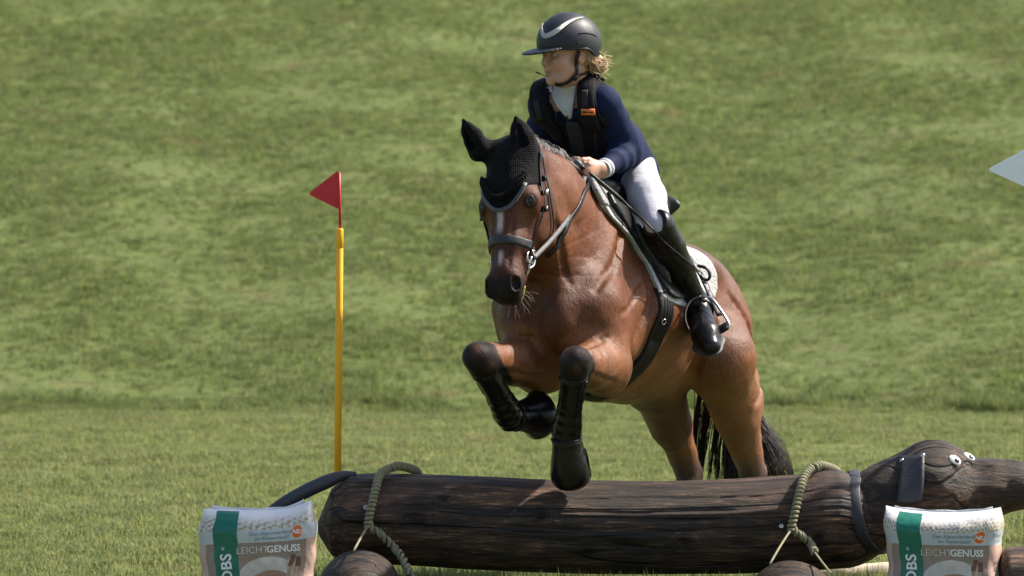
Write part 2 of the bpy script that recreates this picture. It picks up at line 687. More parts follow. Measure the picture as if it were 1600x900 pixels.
# longer grass left standing against the log, the paws and the bags
r = np.random.default_rng(61)
n = 900
x, y = r.uniform(-1.15, 1.95, n), r.choice([-.24, .26], n) + r.normal(0, .07, n)
pts_all.append(np.stack((x, y, ground_z(x, y)), 1))
sc_all.append(r.uniform(.35, .8, n))
kind_all.append(r.integers(4, 6, n))
pts_all, sc_all, kind_all = np.vstack(pts_all), np.concatenate(sc_all), np.concatenate(kind_all)

me = bpy.data.meshes.new('grass')
me.vertices.add(len(pts_all))
me.vertices.foreach_set('co', pts_all.ravel())
for nm, typ, val in (('scl', 'FLOAT', sc_all), ('rot', 'FLOAT', rng.uniform(0, 6.283, len(pts_all))), ('kind_id', 'INT', kind_all)):
    a = me.attributes.new(nm, typ, 'POINT')
    a.data.foreach_set('value', val.astype(np.int32 if typ == 'INT' else np.float32))
me.materials.append(m_grass)
grass = bpy.data.objects.new('grass', me)
COL.objects.link(grass)
tag(grass, 'short mown meadow grass with dry and worn patches', 'grass', kind='stuff')
ng = bpy.data.node_groups.new('grass_scatter', 'GeometryNodeTree')
ng.interface.new_socket('Geometry', in_out='INPUT', socket_type='NodeSocketGeometry')
ng.interface.new_socket('Geometry', in_out='OUTPUT', socket_type='NodeSocketGeometry')
gi, go = ng.nodes.new('NodeGroupInput'), ng.nodes.new('NodeGroupOutput')
iop = ng.nodes.new('GeometryNodeInstanceOnPoints')
ci = ng.nodes.new('GeometryNodeCollectionInfo')
ci.inputs['Collection'].default_value = tuft_col
ci.inputs['Separate Children'].default_value = True
iop.inputs['Pick Instance'].default_value = True


def named(nm, typ):
    a = ng.nodes.new('GeometryNodeInputNamedAttribute')
    a.data_type = typ
    a.inputs['Name'].default_value = nm
    return a.outputs['Attribute']


cx = ng.nodes.new('ShaderNodeCombineXYZ')
ng.links.new(named('rot', 'FLOAT'), cx.inputs['Z'])
ng.links.new(gi.outputs[0], iop.inputs['Points'])
ng.links.new(ci.outputs[0], iop.inputs['Instance'])
ng.links.new(named('kind_id', 'INT'), iop.inputs['Instance Index'])
ng.links.new(cx.outputs[0], iop.inputs['Rotation'])
ng.links.new(named('scl', 'FLOAT'), iop.inputs['Scale'])
ng.links.new(iop.outputs[0], go.inputs[0])
md = grass.modifiers.new('scatter', 'NODES')
md.node_group = ng
# pale stones and bare soil along the worn strip
m_stone = simple_mat('pale_stone', (.20, .15, .115), .9, .3, 30, bump=.5, bscale=40)
mb = MB()
r = np.random.default_rng(77)
for i in range(420):
    x = r.uniform(-2.2, .6)
    y = edge_line(np.array(x)) - .75 + r.normal(0, .12)
    if fbm(np.array(x), np.array(y) * .3, 1.3, 44) < .08:
        continue
    s = r.uniform(.01, .035)
    vs, fs = box((x, y, float(ground_z(np.array(x), np.array(y))) + s * .1), V(s, s * r.uniform(.6, 1), s * .45))
    a = r.uniform(0, 3)
    vs = [np.array(v) + r.normal(0, s * .22, 3) for v in vs]
    mb.add(vs, fs)
tag(mb.build('gravel', m_stone, None, smooth=False), 'pale stones in the worn strip below the grassy bank', 'gravel', kind='stuff')
# ------------------------------------------------------------------ the horse
YAW, PIT = math.radians(26), math.radians(15)
BF = V(-math.sin(YAW) * math.cos(PIT), -math.cos(YAW) * math.cos(PIT), math.sin(PIT))     # forward
BL = V(math.cos(YAW), -math.sin(YAW), 0)                                                   # the horse's left
BU = np.cross(BF, BL)
if BU[2] < 0:
    BU = -BU
BA = np.stack((BF, BL, BU))
BO = at(921, 291, 0.38)


def B(f, l, u):
    return BO + BF * f + BL * l + BU * u


def toB(p):
    return BA @ (np.asarray(p) - BO)


# head frame: down the face, to the horse's left, out of the face
POLL, MUZ = at(788, 224, -0.27), at(779, 460, -0.47)
HH = nz(MUZ - POLL)
_w = V(math.cos(math.radians(29)), -math.sin(math.radians(29)), 0)
HW = nz(_w - HH * (_w @ HH))
HN = np.cross(HH, HW)
if HN[1] > 0:
    HN = -HN
HA = np.stack((HH, HW, HN))
HL = np.linalg.norm(MUZ - POLL)


def H(h, w, n):
    return POLL + HH * h + HW * w + HN * n


horse = Shape()
# trunk
RB = np.stack((nz(BF - BU * .07), BL, nz(BU + BF * .07)))
horse.ell(B(-.36, 0, -.415), (.58, .28, .315), RB, k=.05)
horse.ell(B(.01, 0, -.43), (.29, .19, .30), BA, k=.08)
horse.cap(B(.06, 0, -.085), B(-.28, 0, -.13), .06, .08, k=.10)
horse.ell(B(-.62, 0, -.28), (.36, .24, .21), BA, k=.08)
horse.ell(B(-.80, 0, -.265), (.29, .265, .25), BA, k=.08)
horse.cap(B(.20, 0, -.61), B(-.25, 0, -.655), .09, .09, k=.08)
for s in (1, -1):
    horse.ell(B(-.64, s * .17, -.16), (.12, .085, .07), BA, k=.06)                     # point of hip
    horse.ell(B(-.81, s * .125, -.31), (.25, .125, .22), BA, k=.06)                     # rump
    horse.cap(B(-.03, s * .065, -.17), B(.19, s * (.125 if s > 0 else .095), -.50), .06, .098, k=.08)      # shoulder blade
    horse.ell(B(.04, s * .165, -.55), (.17, .07, .14), BA, k=.07)                     # triceps
    horse.ell(B(.26, s * .085, -.56), (.10, .080, .13), BA, k=.045)                    # pectorals
    horse.cap(B(-.18, s * .235, -.42), B(-.60, s * .24, -.43), .045, .045, k=.08)
# neck
NB0 = B(.06, 0, -.28)
N2 = H(.06, 0, -.155)
N1 = (NB0 + N2) / 2 + V(0, 0, .02)
horse.limb([(NB0, .225), (N1, .155), (N2, .105)], k=.09, k0=.10, flat=BL, s=1.65)
CR = [B(-.04, 0, -.075), (B(-.04, 0, -.075) + H(.0, 0, -.09)) / 2 + V(0.0, 0, .012), H(.01, 0, -.09)]
horse.limb([(CR[0], .05), (CR[1], .045), (CR[2], .05)], k=.06)
horse.limb([(B(.25, 0, -.40), .12), ((B(.25, 0, -.40) + H(.17, 0, -.23)) / 2, .085), (H(.15, 0, -.21), .065)], k=.07)
# head
horse.ell(H(.09, 0, -.085), (.13, .096, .085), HA, k=.05)
horse.ell(H(.19, 0, -.075), (.13, .100, .078), HA, k=.04)
horse.limb([(H(.18, 0, -.084), .084), (H(.36, 0, -.064), .062), (H(.48, 0, -.056), .051)], k=.03)
for s in (1, -1):
    horse.ell(H(.215, s * .100, -.062), (.042, .020, .030), HA, k=.03)                 # orbit
    horse.ell(H(.20, s * .062, -.165), (.12, .036, .105), HA, k=.03)                   # jowl
    horse.cap(H(.26, s * .088, -.085), H(.39, s * .064, -.075), .014, .010, k=.02)     # facial crest
    horse.ell(H(.18, s * .055, -.025), (.05, .035, .02), HA, k=.03)                    # brow
horse.limb([(H(.24, 0, -.19), .060), (H(.40, 0, -.135), .046), (H(.52, 0, -.10), .042)], k=.04)
horse.ell(H(.505, 0, -.055), (.080, .062, .052), HA, k=.03)
horse.ell(H(.553, 0, -.062), (.036, .050, .042), HA, k=.025)
horse.ell(H(.536, 0, -.112), (.042, .037, .025), HA, k=.015)
for s in (1, -1):
    horse.ell(H(.530, s * .050, -.030), (.042, .025, .032), HA, k=.018)                # nostril wing
    horse.ell(H(.534, s * .060, -.012), (.027, .015, .021), HA, k=.008, sub=True)      # nostril
    horse.cap(H(.585, s * .01, -.095), H(.512, s * .064, -.093), .003, .003, k=.006, sub=True)   # mouth
# ears
EAR = {-1: [H(.01, -.055, -.07), at(748, 232, -.20), at(740, 217, -.20), at(731, 203, -.19), at(724, 188, -.19)],
       1: [H(.00, .055, -.07), at(818, 228, -.26), at(816, 214, -.26), at(811, 200, -.25), at(806, 184, -.25)]}
for s in (1, -1):
    e = EAR[s]
    fl = nz(HN * .9 + HW * s * .35)
    horse.limb([(e[0], .032), (e[1], .037), (e[2], .0335), (e[3], .021), (e[4], .001)], k=.010, k0=.03, flat=fl, s=1.7)
    horse.cap(e[1] + fl * .030, e[3] + fl * .016, .021, .008, k=.008, sub=True)
# front legs
LEG = {}
LEG['lf'] = dict(sh=B(.17, .16, -.50), el=at(942, 572, .04), kn=at(899, 566, -.36), fe=at(885, 678, -.19), ho=at(889, 715, -.17), toe=at(891, 738, -.15))
LEG['rf'] = dict(sh=B(.17, -.13, -.50), el=at(842, 568, .14), kn=at(748, 560, -.24), fe=at(797, 650, -.03), ho=at(828, 655, .03), toe=at(840, 649, .05))
for q in ('lf', 'rf'):
    j = LEG[q]
    fo = (j['el'] + j['kn']) / 2
    d = nz(j['kn'] - j['el'])
    horse.limb([(j['sh'], .098), (j['el'], .096)], k=.08)
    horse.limb([(j['el'], .098), (j['el'] * .55 + j['kn'] * .45 + V(0, 0, -.005), .080), (j['kn'] - d * .06, .058), (j['kn'], .050)], k=.02, k0=.05)
    horse.ell(j['el'] - d * .03 + V(0, 0, -.03), (.07, .07, .065), k=.04)
    c = nz(j['fe'] - j['kn'])
    horse.limb([(j['kn'] - c * .012, .051), (j['kn'] + c * .045, .046), (j['kn'] + c * .09, .034), (j['fe'] - c * .06, .032), (j['fe'], .041)], k=.02)
    horse.cap(j['kn'] - nz(np.cross(c, V(1, 0, 0))) * .0, j['kn'] + d * .015, .05, .046, k=.02)
    horse.limb([(j['fe'], .039), (j['ho'], .035), (j['toe'], .048)], k=.02)
# hind legs
LEG['lh'] = dict(hip=B(-.81, .14, -.34), st=at(1122, 558, .78), hk=at(1177, 738, 1.10), fe=at(1165, 838, .98), toe=at(1152, 880, .90))
LEG['rh'] = dict(hip=B(-.81, -.14, -.34), st=at(1020, 590, .92), hk=at(1077, 738, 1.22), fe=at(1066, 838, 1.10), toe=at(1053, 880, 1.02))
for q, s in (('lh', 1), ('rh', -1)):
    j = LEG[q]
    horse.limb([(j['hip'], .175), (j['st'], .130 if s > 0 else .115)], k=.07)
    horse.limb([(j['hip'] + BF * -.15 + BU * -.08, .115), (j['st'] * .60 + j['hk'] * .40 + V(.018 if s > 0 else -.01, .05, .03), .078 if s > 0 else .060), (j['st'] * .3 + j['hk'] * .7 + V(.015 if s > 0 else 0, .04, .02), .052 if s > 0 else .044)], k=.07)
    horse.limb([(j['st'], .130 if s > 0 else .112), (j['st'] * .5 + j['hk'] * .5, .083 if s > 0 else .072), (j['hk'], .050)], k=.03, k0=.06)
    if s > 0:
        horse.cap(at(1136, 510, .96), at(1148, 615, 1.00), .085, .078, k=.06)
    g = nz(j['hk'] - j['st'])
    horse.cap(j['hk'] - g * .16 + V(.02, .05, .03), j['hk'] + V(.012, .045, .035), .018, .03, k=.025)     # achilles, point of hock
    horse.limb([(j['hk'], .050), (j['hk'] * .7 + j['fe'] * .3, .039), (j['fe'] + V(0, .01, .05), .034), (j['fe'], .043), (j['toe'] * .6 + j['fe'] * .4, .038)], k=.02)
    horse.cap(j['toe'] * .5 + j['fe'] * .5, j['toe'] + V(0, 0, .005), .044, .06, k=.012)
for s in (1, -1):
    horse.cap(B(-.10, s * .275, -.42), B(-.07, s * .262, -.58), .008, .010, k=.035, sub=True)
horse.cap(B(.36, 0, -.45), B(.355, 0, -.64), .008, .014, k=.03, sub=True)


def groove(pts, r, k, sub=True, off=0.0):
    q = horse.snap(resample(np.array(pts), 9), off)[0]
    for a, b in zip(q[:-1], q[1:]):
        horse.cap(a, b, r, r, k, sub=sub)


for s in (1, -1):
    groove([B(.02, s * .13, -.20), B(.13, s * .18, -.34), B(.26, s * .20, -.46)], .003, .030)                 # front of the shoulder
    groove([B(-.09, s * .22, -.30), B(-.10, s * .25, -.42), B(-.05, s * .24, -.56)], .003, .030)              # behind the triceps
    groove([B(-.06, s * .23, -.36), B(.05, s * .23, -.47), B(.16, s * .22, -.52)], .002, .022)                # top of the triceps
    groove([H(.20, s * .09, -.27), B(.42, s * .12, -.33), B(.33, s * .13, -.44)], .001, .026)                 # jugular groove
    groove([B(-.62, s * .26, -.36), B(-.66, s * .25, -.50), B(-.68, s * .22, -.60)], .003, .034)              # flank
    groove([B(-.98, s * .22, -.36), B(-.98, s * .22, -.52), LEG['lh' if s > 0 else 'rh']['st'] * .6 + LEG['lh' if s > 0 else 'rh']['hk'] * .4 + BL * s * .12], .003, .026)   # hamstring line
    groove([B(-.74, s * .26, -.24), B(-.84, s * .27, -.36), B(-.86, s * .27, -.48)], .002, .03)
    groove([H(.30, s * .05, .0), H(.38, s * .042, .0), H(.46, s * .036, .0)], .0015, .014)                    # nasal bone edge
    groove([H(.27, s * .085, -.12), H(.36, s * .07, -.11), H(.44, s * .062, -.10)], .002, .014)
for q in ('lf', 'rf'):
    j = LEG[q]
    d = nz(j['kn'] - j['el'])
    for sd in (nz(V(.5, -.5, -.5)), nz(V(.2, -.3, .9)), nz(V(-.6, -.5, .2))):
        a = j['el'] + d * .06 + sd * .11
        b = j['kn'] - d * .07 + sd * .07
        groove([a, (a + b) / 2, b], .002, .018)


def coat_colour(vs):
    n = len(vs)
    b = (vs - BO) @ BA.T
    h = (vs - POLL) @ HA.T
    base = np.tile(V(.172, .058, .0145), (n, 1))

    def blend(c, w):
        nonlocal base
        w = np.clip(w, 0, 1)[:, None]
        base = base * (1 - w) + np.array(c) * w

    def sm(x, a, bb):
        t = np.clip((x - a) / (bb - a), 0, 1)
        return t * t * (3 - 2 * t)
    trunk = b[:, 0] < .5
    # tan lower barrel, flank and gaskin; dark grey-brown top line
    blend((.285, .125, .042), .85 * sm(-b[:, 2], .35, .62) * sm(-b[:, 0], -.10, .15))
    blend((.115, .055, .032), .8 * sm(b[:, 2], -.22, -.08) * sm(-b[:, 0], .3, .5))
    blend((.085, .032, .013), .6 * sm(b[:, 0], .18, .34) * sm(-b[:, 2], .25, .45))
    # face
    infront = sm(h[:, 2], -.30, -.2) * (h[:, 0] > -.05) * (h[:, 0] < .72) * (np.abs(h[:, 1]) < .14)
    blend((.085, .030, .014), .75 * infront)
    blend((.140, .048, .019), .7 * infront * sm(np.abs(h[:, 1]), .03, .07) * sm(h[:, 0], .22, .3) * sm(-h[:, 0], -.5, -.4))
    blend((.020, .014, .013), infront * sm(h[:, 0], .468, .530))
    star = np.exp(-((h[:, 1] + .006) / .0125) ** 4) * sm(h[:, 0], .225, .25) * sm(-h[:, 0], -.355, -.315)
    snip = np.exp(-((h[:, 1] - .001) / .0095) ** 4) * sm(h[:, 0], .40, .42) * sm(-h[:, 0], -.475, -.44)
    blend((.62, .56, .52), .95 * np.maximum(star, snip) * (h[:, 2] > -.06))
    # dark skin round the eyes
    for s_ in (1, -1):
        de = np.linalg.norm((h - V(.222, s_ * .098, -.032)) * V(1, .8, 1.2), axis=1)
        blend((.022, .013, .010), .9 * (1 - sm(de, .020, .036)))
    # golden forearms and black points
    for q in ('lf', 'rf'):
        j = LEG[q]
        ta = np.clip(((vs - j['el']) @ (j['kn'] - j['el'])) / ((j['kn'] - j['el']) @ (j['kn'] - j['el'])), 0, 1)
        da = np.linalg.norm(vs - (j['el'] + ta[:, None] * (j['kn'] - j['el'])), axis=1)
        blend((.275, .115, .038), .75 * (1 - sm(da, .11, .16)))
        d = nz(j['kn'] - j['el'])
        t = (vs - j['kn']) @ d
        c = nz(j['fe'] - j['kn'])
        near = np.linalg.norm(vs - j['kn'], axis=1)
        tt = (vs - j['kn']) @ c
        lower = (tt > -.07) & (np.linalg.norm(vs - (j['kn'] + np.clip(tt, 0, .6)[:, None] * c), axis=1) < .072)
        jit = .02 * np.sin(vs[:, 0] * 60) * np.sin(vs[:, 2] * 47)
        blend((.024, .021, .021), 1 - sm(near + jit * .9 + .3 * np.clip(-t - .03, 0, 1), .060, .108))
        blend((.016, .014, .015), np.where(lower, sm(tt, .01, .05), 0))
    for q in ('lh', 'rh'):
        j = LEG[q]
        near = np.linalg.norm((vs - j['hk']) * V(1, 1, .6), axis=1) < .5
        blend((.270, .125, .050), np.where(near, .85 * sm(-vs[:, 2], -.85, -.55), 0))
        blend((.10, .075, .07), np.where(near, .8 * sm(-vs[:, 2], -.47, -.385), 0))
        blend((.018, .015, .015), np.where(near, sm(-vs[:, 2], -.40, -.30), 0))
    # dark inside of the flank and far thigh
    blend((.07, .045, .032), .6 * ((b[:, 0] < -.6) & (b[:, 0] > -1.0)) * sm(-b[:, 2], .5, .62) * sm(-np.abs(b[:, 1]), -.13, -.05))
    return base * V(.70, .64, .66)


hx = axis(-.32, .98, .0075)
hy = np.concatenate((np.arange(-.72, -.02, .006), axis(-.02, 1.55, .010)))
hz = np.concatenate((np.arange(-.03, .40, .010), axis(.40, 1.82, .007)))
D = horse.grid(hx, hy, hz, pad=.04)
hv, hf = surfnet(D, hx, hy, hz)


def fbm3(p, sc, seed, oct_=3):
    r = np.random.default_rng(seed)
    v, amp, tot = np.zeros(len(p)), 1.0, 0
    for o in range(oct_):
        for _ in range(6):
            d = r.normal(0, 1, 3)
            v += amp * np.sin(p @ (d / np.linalg.norm(d)) * sc * 2 ** o * r.uniform(.7, 1.4) + r.uniform(0, 6.28))
        tot += amp * 2.4
        amp *= .55
    return v / tot


# muscle and skin relief: soft lumps, creases over the breast, neck and forearms
g_ = horse.grad(hv, .006)
hb_ = (hv - BO) @ BA.T
hh_v = (hv - POLL) @ HA.T
onhead = np.exp(-(np.clip(np.linalg.norm(hv - H(.3, 0, -.1), axis=1) - .22, 0, None) / .06) ** 2)
lump = .0030 * fbm3(hv, 26, 2, 2) * (1 - onhead) + .0014 * fbm3(hv, 60, 3, 2)
wrk = np.clip((hb_[:, 0] - .12) / .12, 0, 1) * np.clip((.62 - hb_[:, 0]) / .15, 0, 1) * np.clip((-.12 - hb_[:, 2]) / .15, 0, 1) * (1 - onhead)
q_ = hv + .02 * np.stack([fbm3(hv, 18, 5 + i, 2) for i in range(3)], 1)
crease = -np.exp(-((np.abs(np.sin((q_ @ nz(BF * .5 + BU * 1.0 + BL * .25)) * 62))) / .32) ** 2) * np.clip(.4 + fbm3(hv, 14, 9, 2) * 1.6, 0, 1)
ribs = .0022 * np.sin((hb_[:, 0] + .18 * hb_[:, 2]) * 78) * np.exp(-((hb_[:, 0] + .40) / .16) ** 2) * np.exp(-((hb_[:, 2] + .50) / .13) ** 2)
vein = np.zeros(len(hv))
hv = hv + g_ * (lump + .0022 * crease * wrk + ribs)[:, None]

m_coat, nt, P, N, L = mat_nodes('coat')
ca = N.new('ShaderNodeVertexColor')
ca.layer_name = 'Col'
n1 = noise_node(N, L, 9, 6)
r1 = ramp_node(N, L, n1.outputs['Fac'], [(0.3, (.74, .70, .66)), (0.7, (1.22, 1.18, 1.12))])
mx = mix_node(N, L, 'MULTIPLY', 1.0, ca.outputs['Color'], r1.outputs['Color'])
n2 = noise_node(N, L, 210, 4, .6, stretch=(1, 1, .16), dist=.3)
r2 = ramp_node(N, L, n2.outputs['Fac'], [(0.3, (.62, .60, .58)), (0.7, (1.3, 1.3, 1.3))])
mx2 = mix_node(N, L, 'MULTIPLY', 1.0, mx.outputs[0], r2.outputs['Color'])
L.new(mx2.outputs[0], P.inputs['Base Color'])
rn = noise_node(N, L, 18, 6, .7, stretch=(1, 1, .6))
rm = N.new('ShaderNodeMapRange')
rm.inputs['From Min'].default_value, rm.inputs['From Max'].default_value = .3, .7
rm.inputs['To Min'].default_value, rm.inputs['To Max'].default_value = .36, .62
L.new(rn.outputs['Fac'], rm.inputs['Value'])
L.new(rm.outputs[0], P.inputs['Roughness'])
bw = N.new('ShaderNodeRGBToBW')
L.new(ca.outputs['Color'], bw.inputs[0])
sr = N.new('ShaderNodeMapRange')
sr.inputs['From Min'].default_value, sr.inputs['From Max'].default_value = .015, .06
sr.inputs['To Min'].default_value, sr.inputs['To Max'].default_value = .10, .36
L.new(bw.outputs[0], sr.inputs['Value'])
L.new(sr.outputs[0], P.inputs['Specular IOR Level'])
P.inputs['Sheen Weight'].default_value = .02
P.inputs['Sheen Roughness'].default_value = .4
bp = N.new('ShaderNodeBump')
bp.inputs['Strength'].default_value = .45
bp.inputs['Distance'].default_value = .007
n3 = noise_node(N, L, 75, 6, .65, stretch=(1, 1, .4), dist=.6)
n4 = noise_node(N, L, 14, 4, dist=1.2)
n5 = noise_node(N, L, 330, 3, .6, stretch=(1, 1, .2))
ad0 = mix_node(N, L, 'ADD', .6, n3.outputs['Fac'], n5.outputs['Fac'])
ad = mix_node(N, L, 'ADD', 1.0, ad0.outputs[0], n4.outputs['Fac'])
L.new(ad.outputs[0], bp.inputs['Height'])
L.new(bp.outputs[0], P.inputs['Normal'])

HB = V(*BO)
HB[2] = 0
horse_e = thing('horse', V(.45, .5, 0), 'bay horse with white star jumping the dog-shaped log', 'horse')
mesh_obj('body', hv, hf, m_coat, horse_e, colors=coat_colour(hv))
print('horse', len(hv), len(hf))
# eyes, mane, tail as parts of the horse
m_eye = simple_mat('horse_eye', (.006, .004, .003), .10, 0, spec=.45)
m_lid = simple_mat('dark_skin', (.018, .010, .007), .45, .2)
m_hair = simple_mat('black_hair', (.014, .008, .006), .5, .35, 40, spec=.3)
m_mane = simple_mat('greying_mane', (.085, .07, .062), .6, .4, 60, sheen=.2)
m_hoof = simple_mat('hoof', (.03, .026, .023), .5, .3)


def uvsphere(c, r, R=None, nu=20, nv=12):
    R = np.eye(3) if R is None else np.asarray(R)
    vs, fs = [], []
    for i in range(nv + 1):
        a = math.pi * i / nv
        for j in range(nu):
            t = 2 * math.pi * j / nu
            vs.append(np.asarray(c) + (np.array((math.sin(a) * math.cos(t), math.sin(a) * math.sin(t), math.cos(a))) * r) @ R)
    for i in range(nv):
        for j in range(nu):
            fs.append((i * nu + j, i * nu + (j + 1) % nu, (i + 1) * nu + (j + 1) % nu, (i + 1) * nu + j))
    return vs, fs


def torus(c, axis_, R0, r, k=24, s=8, squash=1.0, a0=0, a1=2 * math.pi):
    ax = nz(axis_)
    a = nz(np.cross(ax, V(0, 0, 1) if abs(ax[2]) < .9 else V(1, 0, 0)))
    b = np.cross(ax, a)
    th = np.linspace(a0, a1, k)
    P_ = np.array([np.asarray(c) + R0 * (math.cos(t) * a + squash * math.sin(t) * b) for t in th])
    return tube(P_, r, s, caps=False)


for s in (1, -1):
    p, g = horse.snap(H(.222, s * .098, -.030)[None])
    p, g = p[0], g[0]
    vs, fs = uvsphere(p - g * .0078, np.array((.0180, .0118, .0125)), np.stack((nz(HH - g * (HH @ g)), np.cross(g, nz(HH - g * (HH @ g))), g)))
    MB().add(vs, fs).build('eye', m_eye, horse_e)
    hh = nz(HH - g * (HH @ g))
    ww = np.cross(g, hh)
    th = np.linspace(0, 2 * np.pi, 26)
    rim = np.array([p - g * .001 + hh * .0185 * math.cos(t) + ww * .0122 * math.sin(t) for t in th])
    lid = .0028 + .0034 * np.clip(np.sin(th) * (1 if ww[2] > 0 else -1), 0, 1)
    vs, fs = tube(rim, lid, 8, caps=False)
    MB().add(vs, fs).build('eyelid', m_lid, horse_e)

# mane: short pulled hair standing and falling along the crest
mb = MB()
cpath = resample([H(-.03, 0, -.13), CR[1], B(.08, 0, -.06), CR[0]], 80)
cs, cg = horse.snap(cpath + V(0, 0, .08))
for i in range(900):
    q = rng.uniform(0, 78)
    a = int(q)
    p = cs[a] * (1 - (q - a)) + cs[a + 1] * (q - a)
    side = rng.normal(0, .014)
    p = p + BL * side
    fall = -1 if rng.random() < .75 else 1
    ln = rng.uniform(.035, .085)
    d1 = nz(V(0, 0, 1) + BL * fall * rng.uniform(.1, .7) + BF * rng.normal(0, .35))
    d2 = nz(V(0, 0, -.5) + BL * fall * rng.uniform(.4, 1.0) + BF * rng.normal(0, .3))
    P_ = [p - V(0, 0, .006), p + d1 * ln * .35, p + d1 * ln * .45 + d2 * ln * .35, p + d1 * ln * .40 + d2 * ln * .8]
    wv = nz(np.cross(d1, BL)) * rng.uniform(.0018, .0035)
    vs = []
    for t_, pt in enumerate(P_):
        w_ = wv * (1 - t_ / 3.6)
        vs += [pt - w_, pt + w_]
    mb.add(vs, [(0, 1, 3, 2), (2, 3, 5, 4), (4, 5, 7, 6)])
mb.build('mane', m_mane, horse_e)

# tail: dock and long hair swung to the horse's left
mb = MB()
dock = B(-1.06, 0, -.22)
vs, fs = tube(resample([B(-1.0, 0, -.20), dock, dock + V(.02, .08, -.12), dock + V(.02, .08, -.30)], 14), np.linspace(.045, .018, 14), 10)
mb.add(vs, fs)
for i in range(1300):
    k_ = rng.random()
    st = dock + V(.02, .06, -.05 - .22 * rng.random()) + rng.normal(0, .016, 3)
    if k_ < .62:                      # the main fall, fanning out to the right of the near hind leg
        u_ = rng.random()
        end = at(1132 + 112 * u_ ** 1.15, 752 - 8 * rng.random() + 12 * (1 - u_), 1.40 + rng.normal(0, .05))
        m1 = at(1148 + 26 * u_, 640, 1.38 + rng.normal(0, .04)) + rng.normal(0, .01, 3)
        m2 = m1 * .42 + end * .58 + V(-.012 + .025 * u_, 0, .015) + rng.normal(0, .008, 3)
    elif k_ < .84:
        u_ = rng.random()
        end = at(1128 + 34 * u_, 775, 1.40 + rng.normal(0, .05))
        m1 = at(1132 + 22 * u_, 640, 1.38) + rng.normal(0, .012, 3)
        m2 = m1 * .4 + end * .6 + rng.normal(0, .010, 3)
    else:                             # loose locks between the legs
        u_ = rng.choice([0.05, .3, .36, .62, .9]) + rng.normal(0, .03)
        end = at(1078 + 46 * u_, 770 - 60 * rng.random(), 1.42)
        m1 = at(1092 + 45 * u_, 622, 1.40) + rng.normal(0, .005, 3)
        m2 = m1 * .5 + end * .5 + V(-.012 * math.sin(u_ * 9), 0, 0) + rng.normal(0, .005, 3)
    P_ = resample([st, st * .5 + m1 * .5 + rng.normal(0, .01, 3), m1, m2, end], 12)
    P_ = P_ + np.stack([np.sin(np.linspace(0, 9, 12) + i) * .004, np.zeros(12), np.zeros(12)], 1)
    vs, fs = tube(P_, np.linspace(.0032, .0009, 12) * rng.uniform(.5, 1.1), 3)
    mb.add(vs, fs)
mb.build('tail', m_hair, horse_e)
for q in ('lh', 'rh'):
    j = LEG[q]
    d = V(-.35, -.85, 0)
    b0 = j['toe'] * 1.0
    b0[2] = 0.004
    vs, fs = lathe([(0.0, .001), (0.0, .064), (.03, .060), (.075, .048), (.085, .02)], b0, V(.12, .30, 1), 20)
    MB().add(vs, fs).build('hoof', m_hoof, horse_e)
# whiskers
mb = MB()
wp_, wg_ = horse.snap(np.array([H(rng.uniform(.52, .585), rng.choice([-1, 1]) * rng.uniform(.01, .05), rng.uniform(-.145, -.07)) for i in range(16)]))
for p, g in zip(wp_, wg_):
    d = nz(g + HH * rng.uniform(.2, .9) + rng.normal(0, .25, 3))
    vs, fs = tube(resample([p, p + d * .025, p + d * .05 + V(0, 0, -.008)], 5), .0006, 3)
    mb.add(vs, fs)
mb.build('whiskers', m_mane, horse_e)['kind'] = 'stuff'
# ------------------------------------------------------------------ tack
m_leather = simple_mat('black_leather', (.008, .0075, .0075), .36, .25, 30, bump=.15, bscale=300, spec=.32)
m_rubber = simple_mat('glossy_black_boot', (.0045, .0045, .005), .22, .2, 14, bump=.14, bscale=60, spec=.30)
m_strap = simple_mat('grey_worn_leather', (.030, .030, .034), .48, .35, 40, bump=.2, bscale=200, spec=.3)
m_metal = simple_mat('steel', (.55, .54, .52), .25, .2, 30, metallic=1)
m_pad = simple_mat('white_saddle_cloth', (.44, .43, .42), .85, .10, 25, bump=.9, bscale=90, sheen=.2)
m_fleece = simple_mat('grey_fleece', (.30, .29, .28), .95, .3, 60, bump=1.0, bscale=120, sheen=.3)
m_girth = simple_mat('black_webbing', (.009, .008, .008), .6, .3, 25, bump=.3, bscale=120, spec=.25)
m_yellow = simple_mat('yellow_rubber', (.55, .42, .04), .5, .25, 40)

m_crochet, nt, P, N, L = mat_nodes('black_crochet')
tc = N.new('ShaderNodeTexCoord')
vo = N.new('ShaderNodeTexVoronoi')
vo.inputs['Scale'].default_value = 135
vo.inputs['Randomness'].default_value = .35
mp = N.new('ShaderNodeMapping')
mp.inputs['Scale'].default_value = (1, .55, 1.25)
L.new(tc.outputs['Object'], mp.inputs['Vector'])
L.new(mp.outputs[0], vo.inputs['Vector'])
r = ramp_node(N, L, vo.outputs['Distance'], [(.15, (.0050, .0047, .0060)), (.65, (.0010, .0010, .0013))])
L.new(r.outputs[0], P.inputs['Base Color'])
P.inputs['Roughness'].default_value = .8
P.inputs['Specular IOR Level'].default_value = .12
P.inputs['Sheen Weight'].default_value = .02
b = N.new('ShaderNodeBump')
b.inputs['Strength'].default_value = .9
b.inputs['Distance'].default_value = .004
b.invert = True
L.new(vo.outputs['Distance'], b.inputs['Height'])
L.new(b.outputs[0], P.inputs['Normal'])


def shell(shape, lo, hi, h, region, t0, t1, round_=.004):
    """The layer between two offsets of a body's surface, cut by a region."""
    xs, ys, zs = axis(lo[0], hi[0], h), axis(lo[1], hi[1], h), axis(lo[2], hi[2], h)
    G = shape.grid(xs, ys, zs, pad=.05)
    r = region(*coords(xs, ys, zs), G)
    d = smax(np.maximum(G - t1, t0 - G), r.astype(np.float32), round_)
    return surfnet(d, xs, ys, zs)


